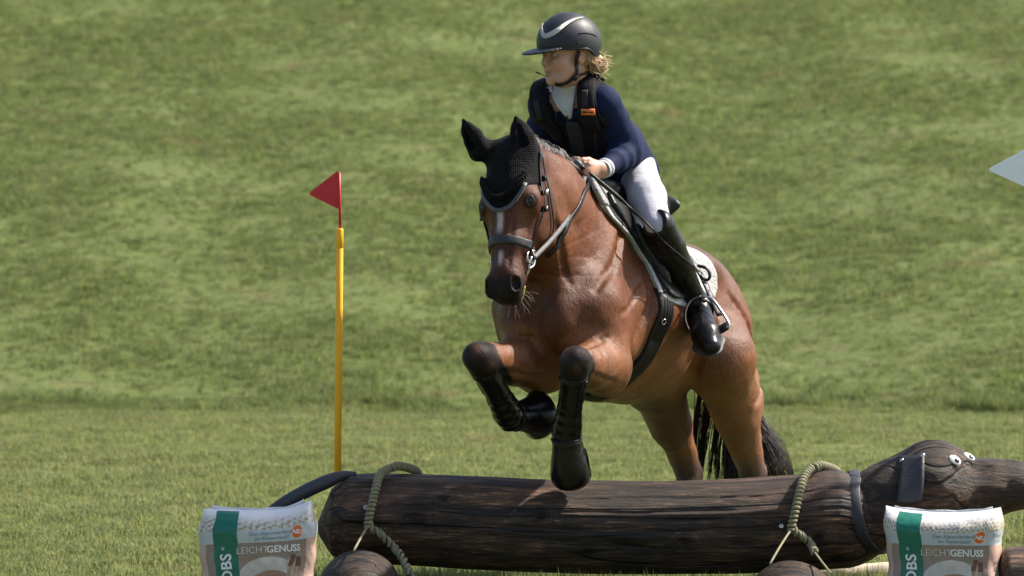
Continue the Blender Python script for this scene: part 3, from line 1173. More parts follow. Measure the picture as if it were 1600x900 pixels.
def polysd(px_, py_, poly):
    """Signed distance to a polygon (negative inside), tabulated on a fine raster."""
    poly = np.asarray(poly, float)
    lo, hi, st = poly.min(0) - .1, poly.max(0) + .1, .0025
    gx, gy = np.arange(lo[0], hi[0], st)[:, None], np.arange(lo[1], hi[1], st)[None, :]
    d = np.full((gx.shape[0], gy.shape[1]), 1e9)
    ins = np.zeros(d.shape, bool)
    n = len(poly)
    for i in range(n):
        a, b_ = poly[i], poly[(i + 1) % n]
        e = b_ - a
        wx, wy = gx - a[0], gy - a[1]
        t = np.clip((wx * e[0] + wy * e[1]) / (e @ e), 0, 1)
        d = np.minimum(d, (wx - t * e[0]) ** 2 + (wy - t * e[1]) ** 2)
        c = (a[1] > gy) != (b_[1] > gy)
        if abs(e[1]) > 1e-12:
            ins ^= c & (gx < e[0] * (gy - a[1]) / e[1] + a[0])
    T = np.where(ins, -1, 1) * np.sqrt(d)
    u = np.clip((px_ - lo[0]) / st, 0, d.shape[0] - 1.001)
    v = np.clip((py_ - lo[1]) / st, 0, d.shape[1] - 1.001)
    i, j = u.astype(np.int32), v.astype(np.int32)
    fu, fv = u - i, v - j
    return T[i, j] * (1 - fu) * (1 - fv) + T[i + 1, j] * fu * (1 - fv) + T[i, j + 1] * (1 - fu) * fv + T[i + 1, j + 1] * fu * fv


# fly bonnet
def hb(w):
    return .262 - 11.0 * w * w


def bonnet_region(x, y, z, G):
    h, w, n = local(x, y, z, POLL, HA)
    front = np.maximum(h - hb(w), -.11 - n)
    front = np.maximum(front, -.06 - h)
    ear = np.full(G.shape, 9.0)
    for s in (1, -1):
        e = EAR[s]
        for i in range(4):
            a, ab = e[i], e[i + 1] - e[i]
            t = np.clip(((x - a[0]) * ab[0] + (y - a[1]) * ab[1] + (z - a[2]) * ab[2]) / (ab @ ab), 0, 1)
            dd = np.sqrt((x - a[0] - t * ab[0]) ** 2 + (y - a[1] - t * ab[1]) ** 2 + (z - a[2] - t * ab[2]) ** 2) - .055
            ear = np.minimum(ear, dd)
    return np.minimum(front, ear)


bon = thing('fly_bonnet', H(.1, 0, 0), 'black crocheted ear bonnet covering the horse\'s ears and forehead', 'bonnet')
vs, fs = shell(horse, V(-.22, -.50, 1.34), V(.14, -.10, 1.78), .0038, bonnet_region, -.004, .0042)
mesh_obj('crochet_hood', vs, fs, m_crochet, bon)


def rope(path, R0, r, turns, strands=2, k=6, flat=1.0):
    """A twisted or plaited cord."""
    n = int(turns * 14)
    P_ = resample(path, n)
    T, A, Bq = frames(P_)
    mb = MB()
    for s in range(strands):
        ph = np.linspace(0, turns * 2 * np.pi, n) + s * 2 * np.pi / strands
        Q = P_ + R0 * (np.cos(ph)[:, None] * A + np.sin(ph)[:, None] * Bq * flat)
        mb.add(*tube(Q, r, k))
    return mb


ws = np.linspace(-.092, .094, 25)
pth = horse.snap(np.array([H(hb(w) - .052, w, .0) for w in ws]), .011)[0]
rope(pth, .0065, .0062, 15).build('braid_trim', m_crochet, bon)
pth, pg = horse.snap(np.array([H(hb(w) - .006, w, .0) for w in ws]), .005)
m_trim = simple_mat('charcoal_satin_trim', (.035, .037, .045), .5, .2, 40, sheen=.3)
MB().add(*ribbon(pth, pg, .014, .0035)).build('edge_trim', m_trim, bon)

# bridle
bri = thing('bridle', H(.3, 0, -.1), 'black leather bridle with grey noseband on the bay horse\'s head', 'bridle')


def nose_region(x, y, z, G):
    h, w, n = local(x, y, z, POLL, HA)
    return np.maximum(np.abs(h + .05 * n - .368) - .0155, -.17 - n)


vs, fs = shell(horse, V(-.20, -.56, 1.12), V(.16, -.16, 1.42), .0036, nose_region, -.003, .0065)
nb = mesh_obj('noseband', vs, fs, m_strap, bri)


def strap_on(shape, P_, n, off, width, thick, name, mat, parent):
    q, g = shape.snap(resample(P_, n), off)
    q = resample(q, n)
    g = shape.grad(q)
    return MB().add(*ribbon(q, g, width, thick)).build(name, mat, parent)


for s in (1, -1):
    strap_on(horse, [H(.015, s * .098, -.085), H(.10, s * .105, -.085), H(.20, s * .118, -.088), H(.30, s * .094, -.090), H(.41, s * .075, -.092)], 30, .007, .017, .004, 'cheekpiece', m_leather, bri)
    strap_on(horse, [H(.02, s * .10, -.11), H(.10, s * .105, -.15), H(.19, s * .11, -.185), H(.27, s * .09, -.23)], 24, .006, .013, .004, 'throatlatch', m_leather, bri)
    bc = horse.snap(H(.415, s * .085, -.095)[None], .010)[0][0]
    ring = MB().add(*torus(bc + V(0, 0, -.004), HW, .024, .0038, 26, 8, .9)).build('bit_ring', m_metal, bri)
    MB().add(*tube(resample([bc + HW * s * .004, H(.47, s * .055, -.105), H(.475, s * .02, -.115)], 8), .006, 8)).build('mouthpiece', m_metal, bri)
    MB().add(*tube(resample([bc + HW * s * .006 + HH * -.025, bc + HW * s * .009 + HN * -.016, bc + HW * s * .009 + HH * .030 + HN * -.012, bc + HH * .05 + HN * .01], 10), .0045, 8)).build('bit_shank', m_metal, bri)
    for hh_ in (.12, .175, .235):
        bq, bgd = horse.snap(H(hh_, s * .118, -.088)[None], .011)
        MB().add(*box(bq[0], V(.011, .0035, .011), np.stack((HW, bgd[0], HH)))).build('buckle', m_metal if hh_ < .2 and hh_ > .15 else m_leather, bri)
MB().add(*tube(resample([H(.515, .050, -.100), H(.548, .036, -.112), H(.566, .015, -.120), H(.563, -.02, -.117)], 14), .0045, 8)).build('bit_bar', m_yellow, bri)
LH_ = at(914, 274, .22)               # the rider's left hand on the rein
RH_ = at(893, 270, .27)
bl = horse.snap(H(.415, .085, -.095)[None], .012)[0][0]
rp = resample([bl + V(.01, 0, -.004), at(862, 374, -.23), at(890, 338, -.05), at(906, 303, .13), LH_ + V(0, -.02, 0)], 40)
MB().add(*ribbon(rp, np.tile(nz(V(.35, -.85, .35)), (40, 1)), .018, .004)).build('rein', m_strap, bri)
brr = horse.snap(H(.415, -.085, -.095)[None], .012)[0][0]
rp = resample([brr, N1 * .5 + H(.25, 0, -.2) * .5 - BL * .14, N1 - BL * .145 + V(0, 0, -.03), RH_ - BL * .07 + V(0, -.04, -.05), RH_], 40)
MB().add(*ribbon(rp, np.tile(-BL, (40, 1)), .016, .004)).build('rein', m_strap, bri)
loop = resample([LH_ + V(0, 0, -.02), at(917, 300, .16), at(926, 330, .20), at(936, 318, .26), at(925, 292, .26)], 24)
MB().add(*ribbon(loop, np.tile(nz(V(.5, -.8, .2)), (24, 1)), .014, .0035)).build('rein_end', m_leather, bri)

nst = thing('neck_strap', B(.35, .12, -.2), 'thin black strap lying across the base of the horse\'s neck', 'strap')
strap_on(horse, [B(.44, .07, -.37), B(.41, .13, -.26), B(.35, .13, -.185), B(.28, .12, -.10), B(.20, .08, -.06), B(.1, .0, -.02)], 30, .004, .018, .004, 'leather_strap', m_leather, nst)

# saddle cloth, saddle, girth
PAD = [(.12, .12), (.125, -.06), (.115, -.105), (.045, -.150), (-.055, -.205), (-.100, -.265), (-.122, -.34), (-.132, -.385), (-.17, -.395), (-.30, -.385),
       (-.46, -.355), (-.57, -.305), (-.625, -.270), (-.645, -.230), (-.632, -.185), (-.58, -.125), (-.54, -.09), (-.53, .12)]
FLAP = [(.06, .05), (.062, -.09), (.005, -.165), (-.075, -.225), (-.118, -.285), (-.140, -.345), (-.158, -.372), (-.20, -.376), (-.27, -.36), (-.34, -.30), (-.40, -.20), (-.43, -.08), (-.44, .08)]


def side_region(poly):
    def f(x, y, z, G):
        f_, l_, u_ = local(x, y, z, BO, BA)
        return polysd(f_, u_, poly)
    return f


PLO, PHI = V(.05, .08, .98), V(.98, 1.15, 1.60)
pad_t = thing('saddle_cloth', B(-.3, 0, 0), 'white quilted saddle cloth with grey fleece under the black saddle', 'saddle cloth')
vs, fs = shell(horse, PLO, PHI, .0065, side_region(PAD), -.008, .012, .006)
mesh_obj('cloth', vs, fs, m_pad, pad_t)
INNER = [(.095, .12), (.100, -.075), (.07, -.125), (-.01, -.18), (-.06, -.225), (-.105, -.285), (-.130, -.36), (-.15, -.378), (-.19, -.38), (-.23, -.2), (-.2, .12)]
q, g = None, None
edge = [(.11, -.075), (.085, -.125), (.035, -.16), (-.06, -.212), (-.104, -.27), (-.126, -.34), (-.136, -.38)]
for s in (1, -1):
    pts_ = [B(f_, s * (.11 + .15 * min(1, max(0, (-u_ - .06) / .3))), u_) for f_, u_ in edge]
    qq, gg = horse.snap(resample(pts_, 46), .012)
    MB().add(*ribbon(qq, gg, .020, .006)).build('binding', m_pad, pad_t)
    pts_ = [B(f_ - .022, s * (.11 + .15 * min(1, max(0, (-u_ - .06) / .3))), u_ - .004) for f_, u_ in edge]
    qq, gg = horse.snap(resample(pts_, 46), .013)
    MB().add(*ribbon(qq, gg, .020, .007)).build('black_piping', m_girth, pad_t)
vs, fs = shell(horse, PLO, PHI, .007, side_region([(.16, .1), (.165, -.055), (.13, -.10), (.09, -.10), (.08, -.05), (-.1, .02), (-.1, .1)]), .006, .024, .006)
mesh_obj('fleece', vs, fs, m_fleece, pad_t)

sad = thing('saddle', B(-.25, 0, 0), 'black leather saddle under the rider, with knee rolls and stirrups', 'saddle')
for s in (1, -1):
    def reg(x, y, z, G, s=s):
        f_, l_, u_ = local(x, y, z, BO, BA)
        return np.maximum(polysd(f_, u_, FLAP), -s * l_ + .03)
    vs, fs = shell(horse, PLO, PHI, .0065, reg, .014, .030, .008)
    mesh_obj('flap', vs, fs, m_leather, sad)
kr = Shape()
for s in (1, -1):
    kr = Shape()
    pts_ = horse.snap(resample([B(-.06, s * .15, -.155), B(-.125, s * .2, -.235), B(-.165, s * .27, -.33)], 8), .030)[0]
    kr.limb([(p, r_) for p, r_ in zip(pts_, (.018, .026, .030, .031, .030, .028, .024, .014))], k=.01)
    lo, hi = pts_.min(0) - .05, pts_.max(0) + .05
    xs, ys, zs = axis(lo[0], hi[0], .006), axis(lo[1], hi[1], .006), axis(lo[2], hi[2], .006)
    vs, fs = surfnet(kr.grid(xs, ys, zs), xs, ys, zs)
    mesh_obj('knee_roll', vs, fs, m_leather, sad)
seat = Shape()
seat.limb([(B(-.02, 0, .035), .035), (B(-.10, 0, .01), .06), (B(-.22, 0, -.02), .10), (B(-.38, 0, -.02), .125), (B(-.47, 0, .02), .10)], k=.05, flat=BU, s=1.25)
seat.ell(B(-.49, 0, .055), (.03, .15, .05), BA, k=.04)
lo, hi = B(-.25, 0, 0) - V(.4, .5, .35), B(-.25, 0, 0) + V(.4, .5, .35)
xs, ys, zs = axis(lo[0], hi[0], .008), axis(lo[1], hi[1], .008), axis(lo[2], hi[2], .008)
vs, fs = surfnet(seat.grid(xs, ys, zs), xs, ys, zs)
mesh_obj('seat', vs, fs, m_leather, sad)


def girth_region(x, y, z, G):
    f_, l_, u_ = local(x, y, z, BO, BA)
    return np.maximum(np.abs(f_ + .165 - .03 * np.sin((u_ + .4) * 5)) - .042, u_ + .355)


gir = thing('girth', B(-.17, .1, -.7), 'black girth buckled round the horse\'s chest behind its elbows', 'girth')
vs, fs = shell(horse, V(.05, .0, .58), V(.75, .80, 1.15), .006, girth_region, -.005, .009, .004)
mesh_obj('band', vs, fs, m_girth, gir)
for df in (-.024, -.008, .008, .024):
    us = np.linspace(-.38, -.56, 14)
    pts_ = [B(-.165 + .03 * math.sin((u_ + .4) * 5) + df, .30, u_) for u_ in us]
    strap_on(horse, pts_, 18, .0085, .006, .0022, 'elastic_ridge', m_leather, gir)
gp, gg = horse.snap(B(-.158, .29, -.475)[None], .013)
MB().add(*torus(gp[0], gg[0], .010, .0025, 22, 6)).build('ring', m_metal, gir)

# leg boots and bell boots
for q, which in (('lf', 'left'), ('rf', 'right')):
    j = LEG[q]
    c = nz(j['fe'] - j['kn'])
    Lc = np.linalg.norm(j['fe'] - j['kn'])
    lab = {'lf': 'hanging straight down over the log', 'rf': 'folded back under the chest'}[q]
    tb = thing('tendon_boot', j['kn'] + c * .15, 'shiny black leg boot on the foreleg %s' % lab, 'horse boot', 'horse leg boots')
    n = 56
    t = np.linspace(.052, Lc + .028, n)
    rad = np.interp(t, [.05, .065, .12, Lc * .62, Lc - .04, Lc, Lc + .03], [.052, .0525, .046, .0445, .053, .055, .049])
    fold = np.where(t > Lc * .60, .0016 * np.sin((t - Lc * .6) * 170), 0) + np.where(t < .075, .002 * np.sin(t * 300), 0)
    vs, fs = tube(j['kn'] + t[:, None] * c, rad + fold, 30, up=V(0, -1, 0))
    vs = np.array(vs)
    vs += rng.normal(0, .0005, vs.shape)
    body = mesh_obj('cuff', vs, fs, m_rubber, tb)
    for tt in ():
        th = np.linspace(0, 2 * np.pi, 34)
        rr = np.interp(tt, [.05, .065, .12, Lc * .62, Lc - .04, Lc, Lc + .03], [.052, .0525, .046, .0445, .053, .055, .049]) + .001
        a_ = nz(np.cross(c, V(0, 1, 0)))
        b2 = np.cross(c, a_)
        ringp = np.array([j['kn'] + c * tt + rr * (math.cos(x_) * a_ + math.sin(x_) * b2) for x_ in th])
        ringn = np.array([math.cos(x_) * a_ + math.sin(x_) * b2 for x_ in th])
        MB().add(*ribbon(ringp, ringn, .024, .0014)).build('strap', m_rubber, tb)
    # side seam with a raised edge
    sn = nz(HW * .9 + V(0, -.25, 0)) if q == 'lf' else nz(V(-.5, .6, -.6))
    sn = nz(sn - c * (sn @ c))
    P_ = np.array([j['kn'] + c * x_ + sn * (np.interp(x_, [.05, .12, Lc * .62, Lc], [.0525, .0465, .045, .055]) - .001) for x_ in np.linspace(.06, Lc + .01, 24)])
    MB().add(*tube(P_ + rng.normal(0, .0012, P_.shape), .0065, 8)).build('closure_edge', m_rubber, tb)
    ax = nz(j['toe'] - j['fe'])
    bb = thing('bell_boot', j['toe'], 'glossy black rubber bell boot on the front hoof %s' % {'lf': 'above the log', 'rf': 'tucked up behind'}[q], 'bell boot', 'bell boots')
    org = j['fe'] + ax * (.012 if q == 'lf' else .02)
    ln = .196 if q == 'lf' else .150
    Rm = .074 if q == 'lf' else .090
    prof = [(0, .050), (.006, .056), (ln * .12, .055), (ln * .22, .058), (ln * .45, .067), (ln * .68, Rm), (ln * .80, Rm * .985), (ln * .89, Rm * .90), (ln * .95, Rm * .74), (ln * .985, Rm * .52), (ln, Rm * .28), (ln, .001)]
    vs, fs = lathe(prof, org, ax, 40)
    vs = np.array(vs)
    ang = np.arange(len(vs)) % 40 / 40 * 2 * np.pi
    dep = ((vs - org) @ ax) / ln
    toe_dir = nz(np.cross(ax, HW)) if q == 'lf' else nz(np.cross(ax, V(0, 1, 0)))
    vs += (np.sin(ang * 3 + 1) * .0022 * np.clip(dep, 0, 1))[:, None] * ((vs - org) - ((vs - org) @ ax)[:, None] * ax) / .06
    mesh_obj('rubber_bell', vs, fs, m_rubber, bb)
    MB().add(*torus(org + ax * .004, ax, .053, .0055, 36, 8)).build('rolled_top', m_girth, bb)
    side = nz(np.cross(ax, V(0, 0, 1)))
    if side[1] > 0:
        side = -side
    st_ = np.array([org + ax * x_ + nz(side + V(.55, 0, .15)) * (np.interp(x_, [0, ln * .45, ln], [.054, .068, Rm]) + .002) for x_ in np.linspace(ln * .25, ln * .8, 8)])
    MB().add(*tube(st_, .003, 6)).build('seam', m_girth, bb)
# ------------------------------------------------------------------ the rider
PV, NK = at(960, 262, .62), at(896, 146, .44)
TU = nz(NK - PV)
_t = V(math.cos(math.radians(16)), -math.sin(math.radians(16)), 0)
TL = nz(_t - TU * (_t @ TU))
TF = np.cross(TU, TL)
if TF[1] > 0:
    TF = -TF
TA = np.stack((TL, TF, TU))
TH = np.linalg.norm(NK - PV)


def T_(l, f, u):
    return PV + TL * l + TF * f + TU * u


HC = at(887, 85, .36)
_y = math.radians(58)
hf_ = nz(V(-math.sin(_y), -math.cos(_y), -.06))
hl_ = nz(V(math.cos(_y), -math.sin(_y), 0))
hu_ = np.cross(hf_, hl_)
hu_ = hu_ if hu_[2] > 0 else -hu_
RA = np.stack((hf_, hl_, hu_))


def R_(a, b, c):
    return HC + hf_ * a + hl_ * b + hu_ * c


SL, EL, WL = at(944, 161, .37), at(985, 238, .50), at(941, 265, .27)
SR, ER, WR = at(851, 163, .47), at(846, 232, .62), at(882, 264, .34)
HIPL, KNL, ANL = T_(.072, -.01, -.03), at(1030, 355, .25), at(1090, 478, .50)
kb, ab_ = toB(KNL), toB(ANL)
HIPR, KNR, ANR = T_(-.072, -.01, -.03), B(kb[0], -kb[1], kb[2]), B(ab_[0], -ab_[1] * .96, ab_[2])


def torso(S, o=0.0, k=.06):
    S.ell(T_(0, .005, TH * .70), (.128 + o, .100 + o, .155 + o), TA, k=k)
    S.ell(T_(0, .0, TH * .34), (.118 + o, .088 + o, .16 + o), TA, k=k)
    S.ell(T_(0, -.01, .0), (.125 + o, .100 + o, .09 + o), TA, k=k)
    S.cap(SL, SR, .046 + o, .046 + o, k=.05)
    return S


def arms(S, o=0.0, wrist=True, stop=1.0):
    for a, b, c in ((SL, EL, WL), (SR, ER, WR)):
        S.limb([(a, .050 + o), (a * .5 + b * .5, .043 + o), (b, .038 + o)], k=.03, k0=.04)
        e = b + (c - b) * stop
        S.limb([(b, .038 + o), (b * .6 + e * .4, .039 + o), (e, (.039 + (.026 - .039) * stop) + o)], k=.02)
    return S


def legs(S, o=0.0, calf=True):
    for hp, kn, an in ((HIPL, KNL, ANL), (HIPR, KNR, ANR)):
        S.limb([(hp, .070 + o), (hp * .5 + kn * .5, .061 + o), (kn, .042 + o)], k=.03, k0=.05)
        if calf:
            S.limb([(kn, .042 + o), (kn * .62 + an * .38, .046 + o), (an, .034 + o)], k=.02)
    return S


def foot(S, an, sgn, o=0.0):
    heel = an + V(-.004 * sgn, .035, -.035)
    if sgn > 0:
        ball, toe = at(1103, 524, .33), at(1110, 541, .285)
    else:
        f0, f1 = toB(at(1103, 524, .33)), toB(at(1110, 541, .285))
        ball, toe = B(f0[0] - .05, -f0[1] * .80, f0[2]), B(f1[0] - .06, -f1[1] * .78, f1[2])
    S.limb([(an, .040 + o), (heel, .032 + o)], k=.02)
    S.limb([(an, .038 + o), (ball, .044 + o), (toe, .034 + o)], k=.025)
    S.limb([(heel, .028 + o), (ball, .036 + o)], k=.02)
    return heel, ball, toe


def hand(S, wr, nxt, sgn):
    """A closed hand round the rein: palm, four curled fingers of unequal length, thumb on top."""
    e1 = nz(nxt - wr)
    e2 = nz(V(.18 * sgn, .10, 1) - e1 * (V(.18 * sgn, .10, 1) @ e1))
    e3 = np.cross(e1, e2)
    if e3 @ (BL * sgn) > 0:
        e3 = -e3                                                     # towards the palm side
    c = wr + e1 * .045
    S.cap(wr - e1 * .02, wr + e1 * .01, .027, .026, k=.01, flat=e3, s=1.25)
    S.cap(wr, wr + e1 * .068, .030, .034, k=.012, flat=e3, s=1.85)
    S.ell(c + e3 * .006 - e2 * .006, (.034, .030, .016), np.stack((e1, e2, e3)), k=.012)
    kn_ = []
    for i, (u, ln) in enumerate(((.027, .030), (.0095, .034), (-.0085, .031), (-.0255, .025))):
        k0 = wr + e1 * (.078 - abs(i - 1) * .004) + e2 * u - e3 * .004
        k1 = k0 + e1 * ln * .42 + e3 * ln * .80 - e2 * .004
        k2 = k1 - e1 * ln * .55 + e3 * ln * .38
        k3 = k2 - e1 * ln * .50 - e3 * ln * .25
        S.limb([(wr + e1 * .05 + e2 * u * .8, .0095), (k0, .0108), (k1, .0092), (k2, .0085), (k3, .0072)], k=.003, k0=.006)
        kn_.append(k0)
    t0 = wr + e1 * .022 + e2 * .022 + e3 * .010
    t1 = wr + e1 * .052 + e2 * .040 + e3 * .018
    t2 = wr + e1 * .082 + e2 * .043 + e3 * .020
    t3 = wr + e1 * .100 + e2 * .036 + e3 * .026
    S.limb([(t0, .014), (t1, .0115), (t2, .0098), (t3, .0078)], k=.004, k0=.012)
    return e1, e2, e3


person = Shape()
# skull and face
person.ell(R_(-.012, 0, .045), (.098, .076, .082), RA, k=.02)
person.ell(R_(.030, 0, -.030), (.058, .060, .080), RA, k=.03)
person.ell(R_(.042, 0, -.078), (.046, .046, .032), RA, k=.025)
person.ell(R_(.078, 0, -.098), (.014, .018, .014), RA, k=.02)
for s in (1, -1):
    person.ell(R_(.060, s * .036, -.028), (.026, .024, .028), RA, k=.02)
    person.cap(R_(.086, s * .012, .020), R_(.070, s * .045, .020), .009, .008, k=.015)
    person.ell(R_(.092, s * .031, .004), (.012, .015, .009), RA, k=.010, sub=True)
    person.ell(R_(.098, s * .011, -.031), (.010, .0075, .0075), RA, k=.006)
    person.cap(R_(.015, s * .050, -.060), R_(.060, s * .030, -.092), .016, .014, k=.02)
    # ear
    person.ell(R_(-.012, s * .074, -.006), (.020, .007, .031), RA, k=.006)
    person.ell(R_(-.008, s * .083, -.003), (.011, .006, .018), RA, k=.005, sub=True)
person.limb([(R_(.084, 0, .018), .0085), (R_(.099, 0, -.012), .0085), (R_(.107, 0, -.027), .0095)], k=.010)
person.ell(R_(.089, 0, -.050), (.010, .014, .012), RA, k=.012)
person.ell(R_(.093, 0, -.057), (.0075, .021, .0048), RA, k=.004)
person.ell(R_(.091, 0, -.068), (.0085, .018, .0055), RA, k=.005)
person.cap(R_(.103, .022, -.0622), R_(.103, -.022, -.0622), .0016, .0016, k=.003, sub=True)
person.limb([(R_(-.02, 0, -.05), .052), (NK * .5 + R_(-.02, 0, -.06) * .5, .050), (NK - TU * .02, .062)], k=.03)
torso(person, -.016)
arms(person)
legs(person, -.010)
hand(person, WL, at(914, 269, .205), 1)
hand(person, WR, at(897, 268, .265), -1)
foot(person, ANL, 1)
foot(person, ANR, -1)

px_ = np.concatenate((np.arange(-.02, .36, .0038), axis(.36, .96, .008)))
py_ = np.concatenate((np.arange(.12, .52, .0038), axis(.52, 1.05, .009)))
pz_ = np.concatenate((np.arange(.78, 1.48, .010), np.arange(1.48, 1.58, .0038), np.arange(1.58, 1.82, .008), axis(1.82, 2.10, .0034)))
pv_, pf_ = surfnet(person.grid(px_, py_, pz_, pad=.03), px_, py_, pz_)
h_ = (pv_ - HC) @ RA.T
skin = np.tile(V(.42, .235, .16), (len(pv_), 1))


def g3(c, r):
    return np.exp(-(((h_ - np.array(c)) / np.array(r)) ** 2).sum(1))[:, None]


for c, r, col, w in (((.095, 0, -.0625), (.02, .021, .009), (.30, .09, .08), .9), ((.07, .045, -.03), (.03, .022, .022), (.52, .23, .16), .6), ((.105, 0, -.028), (.015, .015, .012), (.52, .25, .17), .5),
                     ((-.012, .08, -.006), (.02, .012, .03), (.52, .20, .13), .6), ((.085, .030, .016), (.02, .018, .003), (.20, .12, .07), .8), ((.085, -.030, .016), (.02, .018, .003), (.20, .12, .07), .8)):
    m = g3(c, r) * w
    skin = skin * (1 - m) + np.array(col) * m
hl = np.exp(-(np.linalg.norm(pv_ - (WL + nz(at(914, 269, .205) - WL) * .08), axis=1) / .035) ** 2)[:, None] * .35
skin = skin * (1 - hl) + V(.52, .24, .17) * hl
m_skin, nt, P, N, L = mat_nodes('skin')
ca = N.new('ShaderNodeVertexColor')
ca.layer_name = 'Col'
n1 = noise_node(N, L, 40, 4)
r1 = ramp_node(N, L, n1.outputs['Fac'], [(.3, (.9, .88, .86)), (.7, (1.08, 1.06, 1.05))])
L.new(mix_node(N, L, 'MULTIPLY', 1, ca.outputs[0], r1.outputs[0]).outputs[0], P.inputs['Base Color'])
P.inputs['Roughness'].default_value = .5
P.inputs['Subsurface Weight'].default_value = .15
P.inputs['Subsurface Radius'].default_value = (.012, .005, .003)
P.inputs['Subsurface Scale'].default_value = .5

m_navy = simple_mat('navy_jacket_cloth', (.0030, .0095, .042), .8, .2, 18, bump=.55, bscale=13, bdetail=3, spec=.2)
m_vest = simple_mat('black_vest_fabric', (.0050, .0048, .0070), .8, .25, 40, bump=.5, bscale=45, spec=.18)
m_vestdark = simple_mat('black_velcro', (.009, .009, .010), .8, .2, 40, bump=.4, bscale=200)
m_breech = simple_mat('white_breeches', (.40, .395, .445), .75, .05, 14, bump=.5, bscale=20, bdetail=4, sheen=.2)
m_boot = simple_mat('polished_black_boot', (.006, .006, .006), .30, .2, 12, bump=.35, bscale=24, bdetail=4, spec=.28)
m_shirt = simple_mat('white_stock', (.40, .40, .415), .7, .1, 20, bump=.9, bscale=45, bdetail=5)
m_helmet = simple_mat('matt_black_helmet', (.017, .018, .024), .50, .15, 20, bump=.06, bscale=400, spec=.38)
m_silver = simple_mat('silver_trim', (.42, .41, .39), .4, .15, 200, metallic=.6, bump=.5, bscale=600)
m_blond = simple_mat('blond_hair', (.52, .35, .19), .45, .35, 60, sheen=.1)
m_orange = simple_mat('orange_label', (.62, .16, .03), .6, .1, 40)
m_sole = simple_mat('boot_sole', (.05, .05, .052), .6, .2, 40)

rider = thing('person', PV * V(1, 1, 0) + V(0, 0, .9), 'rider in black helmet, navy jacket, body protector and white breeches astride the horse', 'person')
mesh_obj('body', pv_, pf_, m_skin, rider, colors=skin)


def sdf_part(S, lo, hi, h, name, mat, parent, region=None, extra=None):
    xs, ys, zs = axis(lo[0], hi[0], h), axis(lo[1], hi[1], h), axis(lo[2], hi[2], h)
    G = S.grid(xs, ys, zs, pad=.03)
    if region is not None:
        G = smax(G, region(*coords(xs, ys, zs)).astype(np.float32), .006)
    vs, fs = surfnet(G, xs, ys, zs)
    return mesh_obj(name, vs, fs, mat, parent)


# eyes
m_eyew = simple_mat('eye_white', (.30, .28, .27), .2, .05)
m_iris = simple_mat('iris', (.02, .025, .03), .1, .1)
for s in (1, -1):
    e = MB().add(*uvsphere(R_(.076, s * .031, .004), .0125)).build('eye', m_eyew, rider)
    MB().add(*uvsphere(R_(.0835, s * .0315, .004), .0062)).build('iris', m_iris, e)

# breeches
br = Shape()
br.ell(T_(0, -.01, .0), (.128, .100, .095), TA, k=.05)
legs(br, .006, calf=False)
br.cap(KNL, KNL + (ANL - KNL) * .20, .044, .042, k=.02)
br.cap(KNR, KNR + (ANR - KNR) * .25, .044, .042, k=.02)
sdf_part(br, V(.1, .05, 1.05), V(.98, 1.10, 1.72), .008, 'breeches', m_breech, rider)

# jacket with wrinkles modelled at elbow and waist
jk = Shape()
torso(jk, .007)
arms(jk, .005, stop=.90)
jk.cap(T_(0, -.005, .12), T_(0, -.012, -.06), .128, .150, k=.05, flat=TF, s=1.22)
jk.cap(T_(.05, -.03, .08), at(992, 266, .60), .085, .040, k=.05)
for s_, (a, b, c) in ((1, (SL, EL, WL)), (-1, (SR, ER, WR))):
    for t, w in ((.08, .042), (.34, .0425), (.56, .038)):
        m = b + (c - b) * t
        ax = nz(c - b)
        jk.ell(m, (.012, w + .0035, w + .0035), np.stack((ax, nz(np.cross(ax, V(.2, .3, 1))), np.cross(ax, nz(np.cross(ax, V(.2, .3, 1)))))), k=.03)
    for t, w in ((.42, .046), (.74, .0425), (.92, .043)):
        m = a + (b - a) * t
        ax = nz(nz(b - a) + V(.3, 0, .25 * s_))
        jk.ell(m, (.013, w + .007, w + .007), np.stack((ax, nz(np.cross(ax, V(.2, 1, .1))), np.cross(ax, nz(np.cross(ax, V(.2, 1, .1)))))), k=.035)


def jk_region(x, y, z):
    l, f, u = local(x, y, z, PV, TA)
    hem = -(u + .090 + .10 * f + .03 * l)
    neck = np.minimum(u - TH * .97, .072 - np.abs(l)) + 0 * f
    return np.maximum(hem, neck)


sdf_part(jk, V(-.02, .08, 1.36), V(.66, 1.02, 1.93), .0062, 'jacket', m_navy, rider, jk_region)
for nm, w, e in (('l', WL, EL), ('r', WR, ER)):
    ax = nz(w - e)
    MB().add(*lathe([(0, .034), (.004, .037), (.018, .036), (.020, .032), (.0245, .032), (.026, .0345), (.036, .0335), (.038, .030), (.034, .026)], w - ax * .034, ax, 28)).build('shirt_cuff', m_shirt, rider)
# coat tails at the back and cuffs
# stock and shirt front
st = Shape()
torso(st, .013)
st.limb([(R_(-.02, 0, -.085), .054), (NK - TU * .01, .068)], k=.02)


def st_region(x, y, z):
    l, f, u = local(x, y, z, PV, TA)
    a, b, c = local(x, y, z, HC, RA)
    return np.maximum(np.maximum(TH * .90 - u, np.abs(l + .004) - .006 - np.clip((u - TH * .90) * .55, 0, .05)), np.maximum(-(f + .06 - (u - .40) * .6), c + .118 - .35 * a * 0))


sdf_part(st, V(.08, .15, 1.72), V(.36, .56, 2.0), .0045, 'stock_tie', m_shirt, rider, st_region)

# body protector
vt = Shape()
torso(vt, .020)
vt.cap(SL - TL * .02, SR + TL * .02, .062, .062, k=.05)


